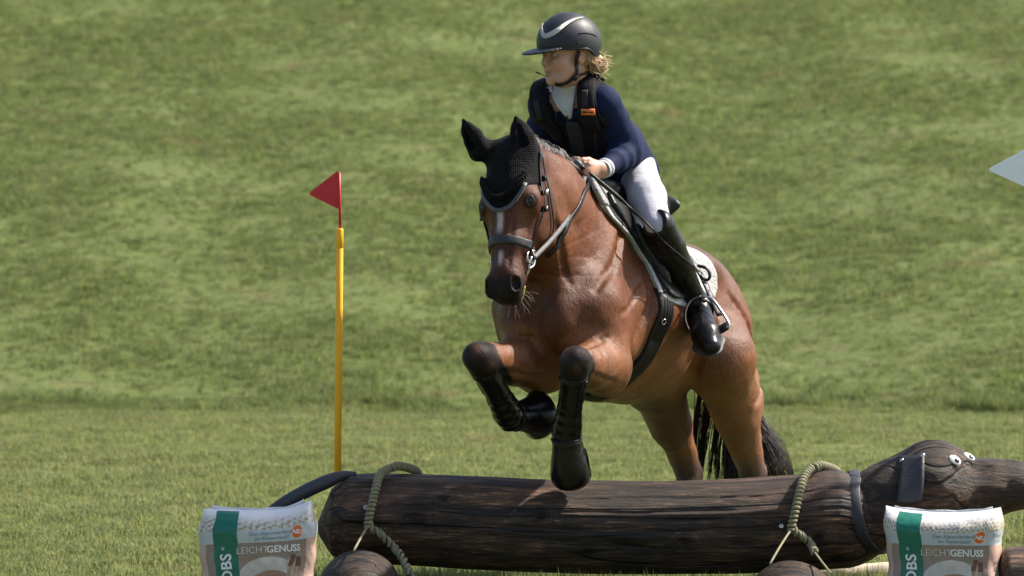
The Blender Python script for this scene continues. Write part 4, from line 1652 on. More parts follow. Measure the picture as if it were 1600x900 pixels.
def vest_region(x, y, z):
    l, f, u = local(x, y, z, PV, TA)
    hem = -(u - .085 + .10 * f)
    vneck = np.maximum(np.maximum(-(u - TH * .80), np.abs(l + .004) - .008 - np.clip((u - TH * .80) * .60, 0, .075)), -(f - .0))
    neck = np.maximum(np.abs(l) - .066, -(u - TH * .93))
    armh = np.maximum(np.abs(l) * -1 + .118 + np.clip(.26 - u, 0, .2) * .35, -(u - .16))
    armh = np.maximum(-(armh), -9)
    side = np.where(u > TH * .45, np.abs(l) - (.120 + np.clip(TH * .86 - u, 0, 1) * .5), -1)
    return np.maximum.reduce([hem + 0 * l, -vneck, -neck, side, u - TH * 1.12])


vest = sdf_part(vt, V(-.02, .10, 1.42), V(.62, .86, 2.0), .0055, 'body_protector', m_vest, rider, vest_region)
# panels, seams, shoulder pads and label on the protector
m_seam = m_vestdark


def on_vest(pix, n=14):
    return resample(ray_hits(vt, pix), n)


for pix in ([(905, 160), (908, 200), (914, 246)], [(886, 182), (890, 215), (900, 250)], [(868, 175), (872, 205), (884, 240)], [(928, 180), (930, 215), (932, 244)]):
    MB().add(*tube(on_vest(pix), .0035, 6)).build('seam', m_seam, vest)
P_ = on_vest([(894, 190), (899, 215), (907, 252)], n=12)
MB().add(*ribbon(P_, vt.grad(P_), .050, .007)).build('front_panel', m_vestdark, vest)
for sg in (1, -1):
    if sg > 0:
        ctl = [T_(.082, -.075, TH * .98), T_(.088, -.03, TH * 1.14), T_(.088, .03, TH * 1.14), T_(.084, .085, TH * 1.0), T_(.078, .115, TH * .88), T_(.072, .12, TH * .74)]
    else:
        ctl = [T_(-.090, -.075, TH * .98), T_(-.098, -.03, TH * 1.14), T_(-.100, .03, TH * 1.14), T_(-.100, .085, TH * 1.0), T_(-.096, .115, TH * .88), T_(-.088, .12, TH * .68)]
    P_, _g = vt.snap(resample(ctl, 30), .001)
    P_ = resample(P_, 30)
    gg_ = vt.grad(P_)
    wd_ = np.interp(np.linspace(0, 1, 30), [0, .15, .85, 1], [.060, .066, .068, .050])
    MB().add(*ribbon(P_, gg_, wd_, .016, .15)).build('shoulder_pad', m_vest, vest)
    i0 = 15
    MB().add(*ribbon(P_[i0:i0 + 6] + gg_[i0:i0 + 6] * .017, gg_[i0:i0 + 6], .022, .003)).build('velcro_tab', m_vestdark, vest)
for sg in (1, -1):
    ed = vt.snap(resample(np.array([T_(sg * .116, -.03, TH * 1.1), T_(sg * .116, .05, TH * 1.08), T_(sg * .114, .10, TH * .90), T_(sg * .116, .10, TH * .70), T_(sg * .135, .07, TH * .52), T_(sg * .145, .02, TH * .45)]), 26), .0)[0]
    MB().add(*tube(ed, .0060, 8)).build('armhole_binding', m_vest, vest)
lc = ray_hits(vt, ((911, 172), (932, 172.5)))
ln_ = nz(vt.grad(lc).mean(0))
lx = nz(lc[1] - lc[0])
ly = np.cross(ln_, lx)
lbc = lc.mean(0) + ln_ * .022
lab = MB().add(*box(lbc, V(.026, .0115, .003), np.stack((lx, ly, ln_)))).build('label', m_orange, vest)
mb = MB()
for dx, w, hgt in ((-.014, .008, .0035), (.008, .011, .0018)):
    mb.add(*box(lbc + lx * dx + ln_ * .0034, V(w, hgt, .0006), np.stack((lx, ly, ln_))))
mb.build('label_print', m_vestdark, lab)

# boots
for sgn, kn, an in ((1, KNL, ANL), (-1, KNR, ANR)):
    bt = Shape()
    c = nz(an - kn)
    bt.limb([(kn + c * -.01, .060), (kn + c * .10, .060), (kn + c * .22, .054), (an - c * .05, .042), (an, .042)], k=.015)
    if sgn > 0:
        bt.cap(kn + c * .05, at(1045, 348, .30), .056, .020, k=.02, flat=V(.5, -.8, .2), s=1.6)
    heel, ball, toe = foot(bt, an, sgn, .005)
    for t in (.0, .018, -.02):
        m = an + c * t + V(0, -.012, .0)
        bt.ell(m, (.010, .049, .049), np.stack((c, nz(np.cross(c, V(0, 1, .2))), np.cross(c, nz(np.cross(c, V(0, 1, .2)))))), k=.014)

    def top(x, y, z, kn=kn, c=c, sgn=sgn):
        return -((x - kn[0]) * c[0] + (y - kn[1]) * c[1] + (z - kn[2]) * c[2]) - .018 + (.9 * np.minimum(0, -((x - kn[0]) * .8 + (z - kn[2]) * .6)) if sgn > 0 else -.01)
    b_all = np.array([kn, an, heel, ball, toe])
    bo = sdf_part(bt, b_all.min(0) - .10, b_all.max(0) + .10, .006, 'riding_boot', m_boot, rider, top)
    if sgn > 0:
        cover = Shape()
        cover.ops = br.ops + bt.ops
    sole = Shape()
    dn = nz(np.cross(ball - heel, nz(BL * sgn + V(0, 0, .15))))
    dn = dn if dn[2] < 0 else -dn
    sole.limb([(heel + dn * .038, .034), (ball + dn * .036, .047), (toe + dn * .026, .036)], k=.02, flat=dn, s=3.6)
    pts_ = np.array([heel, ball, toe])
    sdf_part(sole, pts_.min(0) - .1, pts_.max(0) + .1, .005, 'sole', m_sole, bo)
    if sgn > 0:
        fc = nz(ball - an)
        th = np.linspace(-.3, math.pi + .3, 20)
        sx = nz(np.cross(fc, V(0, 0, 1)))
        sy = np.cross(sx, fc)
        sy = sy if sy[1] < 0 else -sy
        m = an + fc * .035
        rp = np.array([m + .050 * (math.cos(t) * sx + math.sin(t) * sy) for t in th])
        rn = np.array([math.cos(t) * sx + math.sin(t) * sy for t in th])
        MB().add(*ribbon(rp, rn, .016, .006)).build('spur_strap', m_leather, bo)
        MB().add(*box(m + .055 * nz(sy + sx * -.3 * (1 if sx[0] < 0 else -1)), V(.009, .009, .004), np.stack((sx, fc, sy)))).build('buckle', m_metal, bo)

# hair under the helmet and in a net at the nape
hr = Shape()
hr.ell(R_(-.045, 0, -.005), (.062, .072, .050), RA, k=.02)
hr.ell(R_(-.028, .062, .012), (.030, .014, .022), RA, k=.02)
hr.ell(R_(-.105, .018, -.036), (.034, .034, .036), RA, k=.02)
hr.ell(R_(-.120, .040, -.050), (.022, .022, .026), RA, k=.02)
hair = sdf_part(hr, HC - .2, HC + .2, .005, 'hair', m_blond, rider)
mb = MB()
for i in range(260):
    a0 = R_(-.03 + rng.normal(0, .012), .066 + rng.normal(0, .006), .012 + rng.normal(0, .014))
    a2 = R_(-.10 + rng.normal(0, .02), .030 + rng.normal(0, .014), -.045 + rng.normal(0, .016))
    a3 = a2 + V(rng.normal(.010, .010), rng.normal(0, .01), rng.normal(-.006, .012))
    p = resample([a0, (a0 + a2) / 2 + hl_ * .018, a2, a3], 8)
    mb.add(*tube(p, .0011, 3))
for i in range(200):
    th0, ph = rng.uniform(0, 6.28), rng.uniform(-.6, .6)
    c0 = R_(-.112, .028, -.042)
    p = np.array([c0 + (.035 + .004 * rng.random()) * (math.cos(th0 + t) * math.cos(ph) * hf_ + math.sin(ph) * hu_ * 1.1 + math.sin(th0 + t) * math.cos(ph) * hl_) for t in np.linspace(0, 1.6, 7)])
    mb.add(*tube(p, .0011, 3))
for i in range(12):
    c0 = R_(-.10 - .03 * rng.random(), .05, -.02 - .04 * rng.random())
    d = nz(V(1, rng.normal(0, .5), rng.normal(.35, .6)))
    mb.add(*tube(resample([c0, c0 + d * .025, c0 + d * .04 + V(0, 0, -.008)], 5), .0007, 3))
mb.build('hair_strands', m_blond, hair)

# helmet
hel = thing('riding_helmet', R_(0, 0, .04), 'matt black riding helmet with silver trim on the rider\'s head', 'helmet')
hs = Shape()
hs.ell(R_(-.004, 0, .046), (.122, .102, .110), RA, k=.01)
hs.ell(R_(-.030, 0, .030), (.096, .098, .098), RA, k=.03)


def hel_region(x, y, z):
    a, b, c = local(x, y, z, HC, RA)
    return -(c - (.014 + .10 * a - .028 * np.exp(-((a + .09) / .04) ** 2) + .006 * np.exp(-((a + .02) / .03) ** 2)))


xs, ys, zs = axis(HC[0] - .2, HC[0] + .2, .004), axis(HC[1] - .2, HC[1] + .2, .004), axis(HC[2] - .1, HC[2] + .22, .004)
G = hs.grid(xs, ys, zs)
G = smax(np.maximum(G, -(G + .016)), hel_region(*coords(xs, ys, zs)).astype(np.float32), .005)
vs, fs = surfnet(G, xs, ys, zs)
mesh_obj('shell', vs, fs, m_helmet, hel)
vsr = Shape()
tilt = nz(hf_ * 1.0 - hu_ * .16)
VA = np.stack((tilt, hl_, nz(np.cross(tilt, hl_)) * (1 if np.cross(tilt, hl_)[2] > 0 else -1)))
vsr.ell(R_(.098, 0, .022), (.088, .092, .009), VA, k=.01)
sdf_part(vsr, HC - .25, HC + .25, .0042, 'visor', m_helmet, hel, lambda x, y, z: -(local(x, y, z, HC, RA)[0] - .075))
def rim_c(a):
    return .014 + .10 * a - .028 * np.exp(-((a + .09) / .04) ** 2) + .006 * np.exp(-((a + .02) / .03) ** 2)


rim = hs.snap(np.array([R_(.126 * math.cos(t), .104 * math.sin(t), .014) for t in np.linspace(0, 2 * np.pi, 60)]), -.002)[0]
ra_ = (rim - HC) @ RA.T
ra_[:, 2] = rim_c(ra_[:, 0]) + .002
rim = hs.snap(HC + ra_ @ RA, -.003)[0]
MB().add(*tube(np.array(rim), .0045, 8, caps=False)).build('rim', m_helmet, hel)
for pix, wds in (([(911, 28), (897, 31), (884, 38), (871, 48), (861, 54), (853, 57)], [.004, .010, .015, .020, .020]), ([(857, 56.5), (851, 56), (847.5, 50), (847, 44), (849, 37)], [.018, .018, .014, .009, .004])):
    P_ = hs.snap(resample(ray_hits(hs, pix), 40), .0026)[0]
    MB().add(*ribbon(P_, hs.grad(P_), np.interp(np.linspace(0, 1, 40), np.linspace(0, 1, 5), wds), .0022)).build('silver_trim', m_silver, hel)
pix = [(904, 52), (914, 51.5), (924, 53), (932, 57)]
P_ = hs.snap(resample(ray_hits(hs, pix), 14), .0012)[0]
MB().add(*tube(P_, .0016, 6)).build('shell_groove', m_vestdark, hel)
MB().add(*uvsphere(ray_hit(hs, 904, 67), .0045, nu=10, nv=6)).build('rivet', m_vestdark, hel)
# harness
hd = Shape()
hd.ops = person.ops[:24]
for pix, wd_ in (([(904, 80), (902, 92), (900, 104), (898, 117)], .014), ([(929, 100), (918, 109), (907, 115), (898, 120)], .009), ([(898, 116), (893, 122), (885, 128), (875, 131), (868, 130)], .017)):
    P_ = resample(ray_hits(person, pix), 18)
    P_, g = person.snap(P_, .004, 3)
    MB().add(*ribbon(P_, g, wd_, .004)).build('chin_strap', m_leather, hel)
bq = ray_hit(person, 897, 119)
bqg = person.grad(bq[None])[0]
MB().add(*box(bq + bqg * .008, V(.012, .012, .004), np.stack((nz(np.cross(bqg, V(0, 0, 1))), nz(np.cross(np.cross(bqg, V(0, 0, 1)), bqg)), bqg)))).build('buckle', m_vestdark, hel)
MB().add(*tube(resample([at(856, 120, .28), at(848, 117, .26), at(840, 113.5, .25), at(836, 112, .25)], 8), np.array([.0012] * 4 + [.0016, .003, .003, .002]), 6)).build('strap_end', m_leather, hel)

# stirrups and leathers (parts of the saddle)
for sgn in (1, -1):
    def M(p, sgn=sgn):
        if sgn > 0:
            return p
        q = toB(p)
        return B(q[0] - .05, -q[1] * .81, q[2])
    sp = [at(1096, 463, .415), at(1080, 470, .40), at(1071, 486, .37), at(1072, 506, .345), at(1084, 529, .33)]
    MB().add(*tube(np.array([M(p) for p in resample(sp, 22)]), .0055, 8)).build('stirrup_branch', m_leather, sad)
    sp = [at(1096, 463, .415), at(1112, 467, .40), at(1127, 486, .37), at(1139, 506, .345), at(1137, 511, .34)]
    MB().add(*tube(np.array([M(p) for p in resample(sp, 22)]), .0055, 8)).build('stirrup_branch', m_metal, sad)
    tr = np.array([M(p) for p in resample([at(1084, 530, .345), at(1112, 524, .36), at(1138, 510, .35)], 12)])
    MB().add(*ribbon(tr, np.tile(nz(V(0, -.5, 1)), (12, 1)), .05, .012)).build('tread', m_girth, sad)
    lp = np.array([M(p) for p in resample([at(1046, 372, .56), at(1072, 398, .52), at(1094, 428, .47), at(1108, 458, .43), at(1124, 494, .40)], 26)])
    ln2 = np.tile(nz(V(.6, -.75, .25)) if sgn > 0 else -BL, (26, 1))
    MB().add(*ribbon(lp, ln2, .026, .005)).build('stirrup_leather', m_leather, sad)
    if sgn > 0:
        for t in (12, 14, 16, 18, 20):
            MB().add(*uvsphere(lp[t] + ln2[0] * .005, .003, nu=8, nv=5)).build('hole', m_strap, sad)
        ll = resample([at(1090, 415, .46), at(1104, 420, .45), at(1109, 432, .45), at(1103, 438, .45), at(1094, 430, .455)], 16)
        MB().add(*ribbon(ll, np.tile(nz(V(.5, -.85, .1)), (16, 1)), .012, .004)).build('leather_keeper', m_leather, sad)

# whip
wh = thing('riding_whip', at(918, 270, .2), 'thin black riding whip held in the rider\'s left hand', 'whip')
wpx = [(960, 303), (985, 325), (1010, 348), (1040, 380), (1070, 405), (1098, 428)]
wy = ray_hits(cover, wpx)[:, 1] - .012
wy = np.minimum(wy, [.24, .26, .28, .30, .34, .42])
wp = resample([at(901, 253, .21), at(918, 268, .205)] + [at(px, py, y_) for (px, py), y_ in zip(wpx, wy)], 40)
MB().add(*tube(wp, np.interp(np.linspace(0, 1, 40), [0, .3, .32, 1], [.0085, .0085, .0045, .0022]), 8)).build('shaft', m_leather, wh)
m_knob = simple_mat('grey_rubber_knob', (.07, .085, .085), .5, .2)
MB().add(*lathe([(-.004, .001), (-.003, .009), (.004, .0125), (.022, .012), (.030, .0095), (.032, .004)], wp[0] - nz(wp[1] - wp[0]) * .006, wp[1] - wp[0], 14)).build('knob', m_knob, wh)
# ------------------------------------------------------------------ the dog-shaped log
m_wood, nt, P, N, L = mat_nodes('weathered_log')
ca = N.new('ShaderNodeVertexColor')
ca.layer_name = 'Col'
n1 = noise_node(N, L, 26, 8, .68, stretch=(.16, 1, 1), dist=.35)
r1 = ramp_node(N, L, n1.outputs['Fac'], [(.30, (.25, .24, .24)), (.50, (.75, .72, .70)), (.62, (1.55, 1.45, 1.35)), (.74, (3.0, 2.6, 2.2))])
n2 = noise_node(N, L, 3.2, 4, .6, stretch=(.5, 1, 1))
r2 = ramp_node(N, L, n2.outputs['Fac'], [(.36, (.42, .42, .44)), (.64, (1.6, 1.42, 1.25))])
m1 = mix_node(N, L, 'MULTIPLY', 1, ca.outputs[0], r1.outputs[0])
m2 = mix_node(N, L, 'MULTIPLY', 1, m1.outputs[0], r2.outputs[0])
nc = noise_node(N, L, 5.5, 3, .5, stretch=(.07, 1, 1), dist=.5)
rc = ramp_node(N, L, nc.outputs['Fac'], [(.455, (1, 1, 1)), (.472, (.16, .15, .15)), (.478, (.16, .15, .15)), (.495, (1, 1, 1)), (.60, (1, 1, 1)), (.615, (.25, .24, .24)), (.63, (1, 1, 1))])
nf = noise_node(N, L, 120, 5, .75, stretch=(.10, 1, 1), dist=.2)
rf = ramp_node(N, L, nf.outputs['Fac'], [(.50, (.8, .8, .8)), (.58, (1.5, 1.4, 1.3)), (.68, (4.2, 3.6, 3.0))])
m3 = mix_node(N, L, 'MULTIPLY', 1, m2.outputs[0], rc.outputs[0])
m4 = mix_node(N, L, 'MULTIPLY', 1, m3.outputs[0], rf.outputs[0])
L.new(m4.outputs[0], P.inputs['Base Color'])
P.inputs['Roughness'].default_value = .62
P.inputs['Specular IOR Level'].default_value = .35
bp = N.new('ShaderNodeBump')
bp.inputs['Strength'].default_value = 1.0
bp.inputs['Distance'].default_value = .012
n3 = noise_node(N, L, 60, 6, .7, stretch=(.12, 1, 1), dist=.3)
hm = mix_node(N, L, 'MULTIPLY', 1, n3.outputs['Fac'], rc.outputs[0])
L.new(hm.outputs[0], bp.inputs['Height'])
L.new(bp.outputs[0], P.inputs['Normal'])
WOOD = V(.054, .036, .025)


def log_mesh(prof, Yc, nth, ns, seed, cracks=(), knots=(), ysc=1.0, amp=.004, tan=True):
    """A lying trunk from (px, top, bottom) triples; returns verts, faces, colours and its centre curve."""
    prof = np.array(prof, float)
    s_ = np.concatenate(([0], np.cumsum(np.hypot(np.diff(prof[:, 0]), .5 * np.diff(prof[:, 1])))))
    uu = np.linspace(0, s_[-1], ns)
    px, tp, bt = [np.interp(uu, s_, prof[:, i]) for i in range(3)]
    ker = np.ones(3) / 3
    tp = np.convolve(np.pad(tp, 1, 'edge'), ker, 'valid')
    bt = np.convolve(np.pad(bt, 1, 'edge'), ker, 'valid')
    C = np.array([at(a, (b + c) / 2, Yc) for a, b, c in zip(px, tp, bt)])
    R = np.array([(at(a, b, Yc)[2] - at(a, c, Yc)[2]) / 2 for a, b, c in zip(px, tp, bt)])
    th = np.linspace(0, 2 * np.pi, nth, endpoint=False)
    U, TH_ = np.meshgrid(C[:, 0], th, indexing='ij')
    rr = np.repeat(R[:, None], nth, 1)
    disp = amp * fbm(U * 1.0, TH_, 3.0, seed, 4) + .5 * amp * fbm(U * 2.5, TH_ * 14, 1.0, seed + 1, 3)
    col = np.tile(WOOD, (len(C), nth, 1))
    for t0, x0, x1, dep, wob in cracks:
        tc_ = t0 + wob * fbm(U, U * 0, 2.4, int(abs(t0) * 100) + seed, 4)
        dd = np.angle(np.exp(1j * (TH_ - tc_))) * rr
        m = np.clip((U - x0) / .1, 0, 1) * np.clip((x1 - U) / .1, 0, 1) * np.exp(-(dd / .0034) ** 2)
        disp -= .75 * dep * m
    for kx, kt, kr in knots:
        dx, dt = U - kx, np.angle(np.exp(1j * (TH_ - kt))) * rr
        d = np.sqrt((dx / 1.25) ** 2 + dt ** 2)
        disp += .014 * np.exp(-(d / kr) ** 2) - .022 * np.exp(-(d / (kr * .42)) ** 2) + .0025 * np.sin(d / kr * 16) * np.exp(-(d / kr) ** 2)
        w = np.exp(-(d / (kr * .55)) ** 2)[..., None]
        col = col * (1 - w) + V(.007, .005, .0045) * w
    wp = np.clip(fbm(U * .6, TH_ * 1.1, 3.4, seed + 21, 4) * 1.5 - .25 + .35 * np.exp(-((np.angle(np.exp(1j * TH_)) + .15) / .45) ** 2), 0, 1)[..., None] * .6
    col = col * (1 - wp) + V(.105, .068, .042) * wp          # worn paler patches
    if tan:                                     # bark scraped off underneath, paler flecks
        w = np.clip(-np.sin(TH_) * 1.0 - .80 + .35 * fbm(U, TH_, 2.0, seed + 7, 4), 0, .35)[..., None] * 2.6
        col = col * (1 - w) + V(.16, .095, .05) * w
    rr = np.maximum(rr + disp * np.clip(rr / .08, 0, 1), .001)
    P3 = np.stack((U + 0 * rr, C[:, 1][:, None] - np.cos(TH_) * rr * ysc, C[:, 2][:, None] + np.sin(TH_) * rr), -1)
    ids = np.arange(len(C) * nth).reshape(len(C), nth)
    nx_ = np.roll(ids, -1, 1)
    Fq = np.stack((ids[:-1], nx_[:-1], nx_[1:], ids[1:]), -1).reshape(-1, 4)
    vs = P3.reshape(-1, 3)
    vs = np.vstack((vs, C[0], C[-1]))
    tris = [(int(ids[0, (j + 1) % nth]), int(ids[0, j]), len(vs) - 2) for j in range(nth)] + [(int(ids[-1, j]), int(ids[-1, (j + 1) % nth]), len(vs) - 1) for j in range(nth)]
    faces = [tuple(q) for q in Fq.tolist()] + tris
    cols = np.vstack((col.reshape(-1, 3), WOOD, WOOD))
    return vs, faces, cols, (C, R)


PROF = [(496.5, 822, 826), (497, 814, 834), (518, 763, 867), (546, 741, 875), (580, 739, 879), (640, 740, 882), (700, 742, 886), (760, 746, 889),
        (830, 750, 893), (900, 753, 896), (1000, 753, 898), (1080, 751, 898), (1150, 748, 897), (1200, 745, 895), (1250, 741, 892), (1285, 735, 889), (1310, 735, 887), (1328, 742, 886), (1345, 748, 881), (1362, 752, 872), (1376, 764, 862), (1388, 790, 850), (1392, 815, 830)]
XL, XR = at(500, 800, 0)[0], at(1390, 800, 0)[0]
CRK = [(.72, -.65, 1.3, .010, .16), (.42, -.5, .9, .008, .12), (.10, -.1, 1.2, .010, .12), (-.22, -.6, .5, .008, .15), (-.40, .0, 1.25, .009, .1), (.95, -.7, .0, .007, .1), (1.35, -.6, 1.2, .007, .2), (-.05, -.66, -.2, .008, .1), (.25, .5, 1.3, .007, .1)]
kn_px = at(648, 815, -.15)
vs, fs, cl, (LC, LR) = log_mesh(PROF, 0.0, 200, 430, 4, CRK, [(kn_px[0], .02, .075), (at(1380, 840, 0)[0] - .25, -.3, .04), (.10, .30, .035), (.62, -.25, .045), (-.25, .55, .03)])
dog = thing('dog_shaped_log', V(.55, 0, 0), 'dark weathered log carved as a dachshund, used as a jump', 'log jump')
mesh_obj('trunk', vs, fs, m_wood, dog, colors=cl)


def log_front(px, py, off=0.0):
    """Point on the camera side of the trunk at a pixel."""
    p = at(px, py, 0)
    for _ in range(4):
        c = np.array([np.interp(p[0], LC[:, 0], LC[:, k]) for k in range(3)])
        r = np.interp(p[0], LC[:, 0], LR) + off
        dz = np.clip((p[2] - c[2]) / r, -1, 1)
        yy = c[1] - r * math.sqrt(max(0, 1 - dz * dz))
        p = at(px, py, yy)
    return p


# head
hd_ = Shape()
K = lambda px, py, Y=0.0: at(px, py, Y)
hd_.limb([(K(1352, 808), .148), (K(1400, 786), .150), (K(1455, 760), .158)], k=.05)
hd_.ell(K(1460, 764), (.150, .150, .168), k=.05)
hd_.limb([(K(1470, 772), .135), (K(1540, 764), .098), (K(1592, 761), .082)], k=.05)
hd_.ell(K(1550, 768), (.12, .085, .064), k=.03)
hd_.ell(K(1588, 758), (.060, .085, .080), k=.03)
hd_.ell(K(1560, 742), (.10, .07, .042), k=.03)
hd_.ell(K(1440, 812), (.13, .12, .10), k=.05)
hd_.cap(K(1505, 742, -.20), K(1530, 720, -.12), .05, .05, k=.04, sub=True)
xs, ys, zs = axis(1.2, 1.95, .007), axis(-.22, .22, .007), axis(.2, .62, .007)
G = hd_.grid(xs, ys, zs)
x, y, z = coords(xs, ys, zs)
G = G + (.0035 * fbm(x * 1.5, z * 3 + y * 2, 9, 3, 3)).astype(np.float32)
vs, fs = surfnet(G, xs, ys, zs)
hc = np.tile(WOOD * 1.05, (len(vs), 1))
w = np.clip((.31 - vs[:, 2]) / .08, 0, 1)[:, None] * .5
hc = hc * (1 - w) + V(.10, .06, .032) * w
head = mesh_obj('head', vs, fs, m_wood, dog, colors=hc)
m_black_rub = simple_mat('black_rubber_sheet', (.018, .018, .022), .55, .2, 20, bump=.15, bscale=80)
m_hose = simple_mat('grey_black_hose', (.030, .031, .036), .5, .25, 14, bump=.15, bscale=60)
m_white_eye = simple_mat('white_enamel', (.75, .74, .72), .35, .05)
m_pupil = simple_mat('black_pupil', (.01, .01, .01), .3, .1)
# eyes
for px, py, sc in ((1492, 719, 1.0), (1514, 714, .95)):
    c = ray_hit(hd_, px, py)
    g = nz(hd_.grad(c[None])[0] + V(0, -.55, .2))
    a = nz(V(1, 0, -.55) - g * (V(1, 0, -.55) @ g))
    b = np.cross(g, a)
    fr = np.stack((a, b, g))
    e = MB().add(*uvsphere(c + g * .002, V(.025 * sc, .0165 * sc, .006), fr)).build('eye', m_white_eye, dog)
    MB().add(*uvsphere(c + g * .0065 + a * .006 - b * .001, V(.0105, .0085, .0035), fr)).build('pupil', m_pupil, e)
# ear: a flap of rubber sheet on two screws
earp = np.array([[1406, 716], [1444, 714], [1442, 745], [1434, 786], [1398, 787], [1402, 750]])
top = [ray_hit(hd_, 1406, 717), ray_hit(hd_, 1444, 715)]
n_u, n_v = 8, 12
ev = []
for v in np.linspace(0, 1, n_v):
    for u in np.linspace(0, 1, n_u):
        lx = 1407 - 8 * v + 1.5 * math.sin(v * 3)
        rx = 1444.5 - 1 * v - 12 * max(0, v - .45) ** 1.5
        pxx, pyy = lx + (rx - lx) * u, 713 + 74 * v - 2 * u
        ev.append((pxx, pyy))
base = hd_.snap(ray_hits(hd_, ev), .004, 2)[0]
base = base.reshape(n_v, n_u, 3)
base[:, :, 1] -= (np.linspace(0, 1, n_v) ** 1.5 * .018)[:, None]
fr_, bk_ = base.copy(), base.copy()
fr_[:, :, 1] -= .007
mb = MB()
al = np.vstack((fr_.reshape(-1, 3), bk_.reshape(-1, 3)))
q = n_u * n_v
fcs = []
for i in range(n_v - 1):
    for j in range(n_u - 1):
        a = i * n_u + j
        fcs += [(a, a + 1, a + n_u + 1, a + n_u), (q + a, q + a + n_u, q + a + n_u + 1, q + a + 1)]
brd = [i for i in range(n_u)] + [i * n_u + n_u - 1 for i in range(1, n_v)] + [(n_v - 1) * n_u + j for j in range(n_u - 2, -1, -1)] + [i * n_u for i in range(n_v - 2, 0, -1)]
for a, b in zip(brd, brd[1:] + brd[:1]):
    fcs.append((b, a, q + a, q + b))
mb.add(al, fcs)
ear = mb.build('ear', m_black_rub, dog)
for (i, j) in ((1, 0), (0, n_u - 1)):
    c = fr_[i, j] + V(.006 if j == 0 else -.006, -.002, -.004)
    MB().add(*lathe([(0, .009), (.003, .0085), (.005, .004), (.005, .0005)], c, V(0, -1, .1), 14)).build('screw', m_metal, ear)
# collar
def neck_pts(pix, off):
    P_ = []
    for px, py in pix:
        a = log_front(px, py, off)
        b = ray_hit(hd_, px, py) - V(0, off, 0)
        P_.append(a if a[1] < b[1] else b)
    return np.array(P_)


colp = neck_pts([(1337, 746), (1335, 762), (1336, 785), (1341, 812), (1349, 838), (1360, 856), (1374, 864)], .006)
backp = [colp[-1] + V(.02, .12, .01), colp[-1] + V(.0, .26, .06), colp[3] * V(1, 0, 1) + V(-.01, .17, 0), colp[0] * V(1, 0, 1) + V(0, .13, .0), colp[0] + V(0, .05, .008)]
cp = resample(np.vstack((colp, backp, colp[:1])), 70)
cn = cp - V(np.mean(cp[:, 0]), 0, np.mean(cp[:, 2]))
cn[:, 0] *= .2
cn /= np.linalg.norm(cn, axis=1)[:, None]
MB().add(*ribbon(cp, cn, .042, .006)).build('collar', m_black_rub, dog)
# nose
MB().add(*uvsphere(K(1618, 760), V(.024, .055, .045))).build('nose', m_black_rub, dog)
# tail: a length of hose nailed to the top
tp_ = resample([at(556, 742, -.01), at(536, 743, -.02), at(512, 752, -.04), at(475, 769, -.05), at(440, 790, -.05), at(412, 815, -.04), at(392, 850, -.02)], 40)
tr_ = np.interp(np.linspace(0, 1, 40), [0, .1, .22, 1], [.012, .018, .026, .026])
MB().add(*tube(tp_, tr_, 16)).build('tail', m_hose, dog)
for px, py in ((572, 793), (1221, 822)):
    c = log_front(px, py)
    MB().add(*lathe([(0, .009), (.003, .009), (.004, .0045), (.001, .004), (.001, .0003)], c, V(0, -1, .1), 14)).build('bolt', m_metal, dog)
# paws: half-buried rounded blocks with a notched toe
for (cx, top, rx, nt_) in ((562, 859, .150, 590), (1236, 877, .165, 1258)):
    pw = Shape()
    c = at(cx, top, -.30)
    pw.ell(c - V(0, 0, .15), (rx, .26, .15), k=.02)
    n0 = at(nt_, top + 12, -.56)
    pw.cap(n0 + V(.0, -.03, .02), n0 + V(.02, .22, .0), .020, .012, k=.01, sub=True)
    lo, hi = c - V(rx + .03, .30, .19), c + V(rx + .03, .30, .03)
    xs, ys, zs = axis(lo[0], hi[0], .007), axis(lo[1], hi[1], .007), axis(max(lo[2], -.03), hi[2], .007)
    G = pw.grid(xs, ys, zs)
    x, y, z = coords(xs, ys, zs)
    G = G + (.004 * fbm(x + z, y * .6 + z, 14, 5, 3)).astype(np.float32)
    vs, fs = surfnet(G, xs, ys, zs)
    cc = np.tile(WOOD * .6, (len(vs), 1))
    mesh_obj('paw', vs, fs, m_wood, dog, colors=cc)

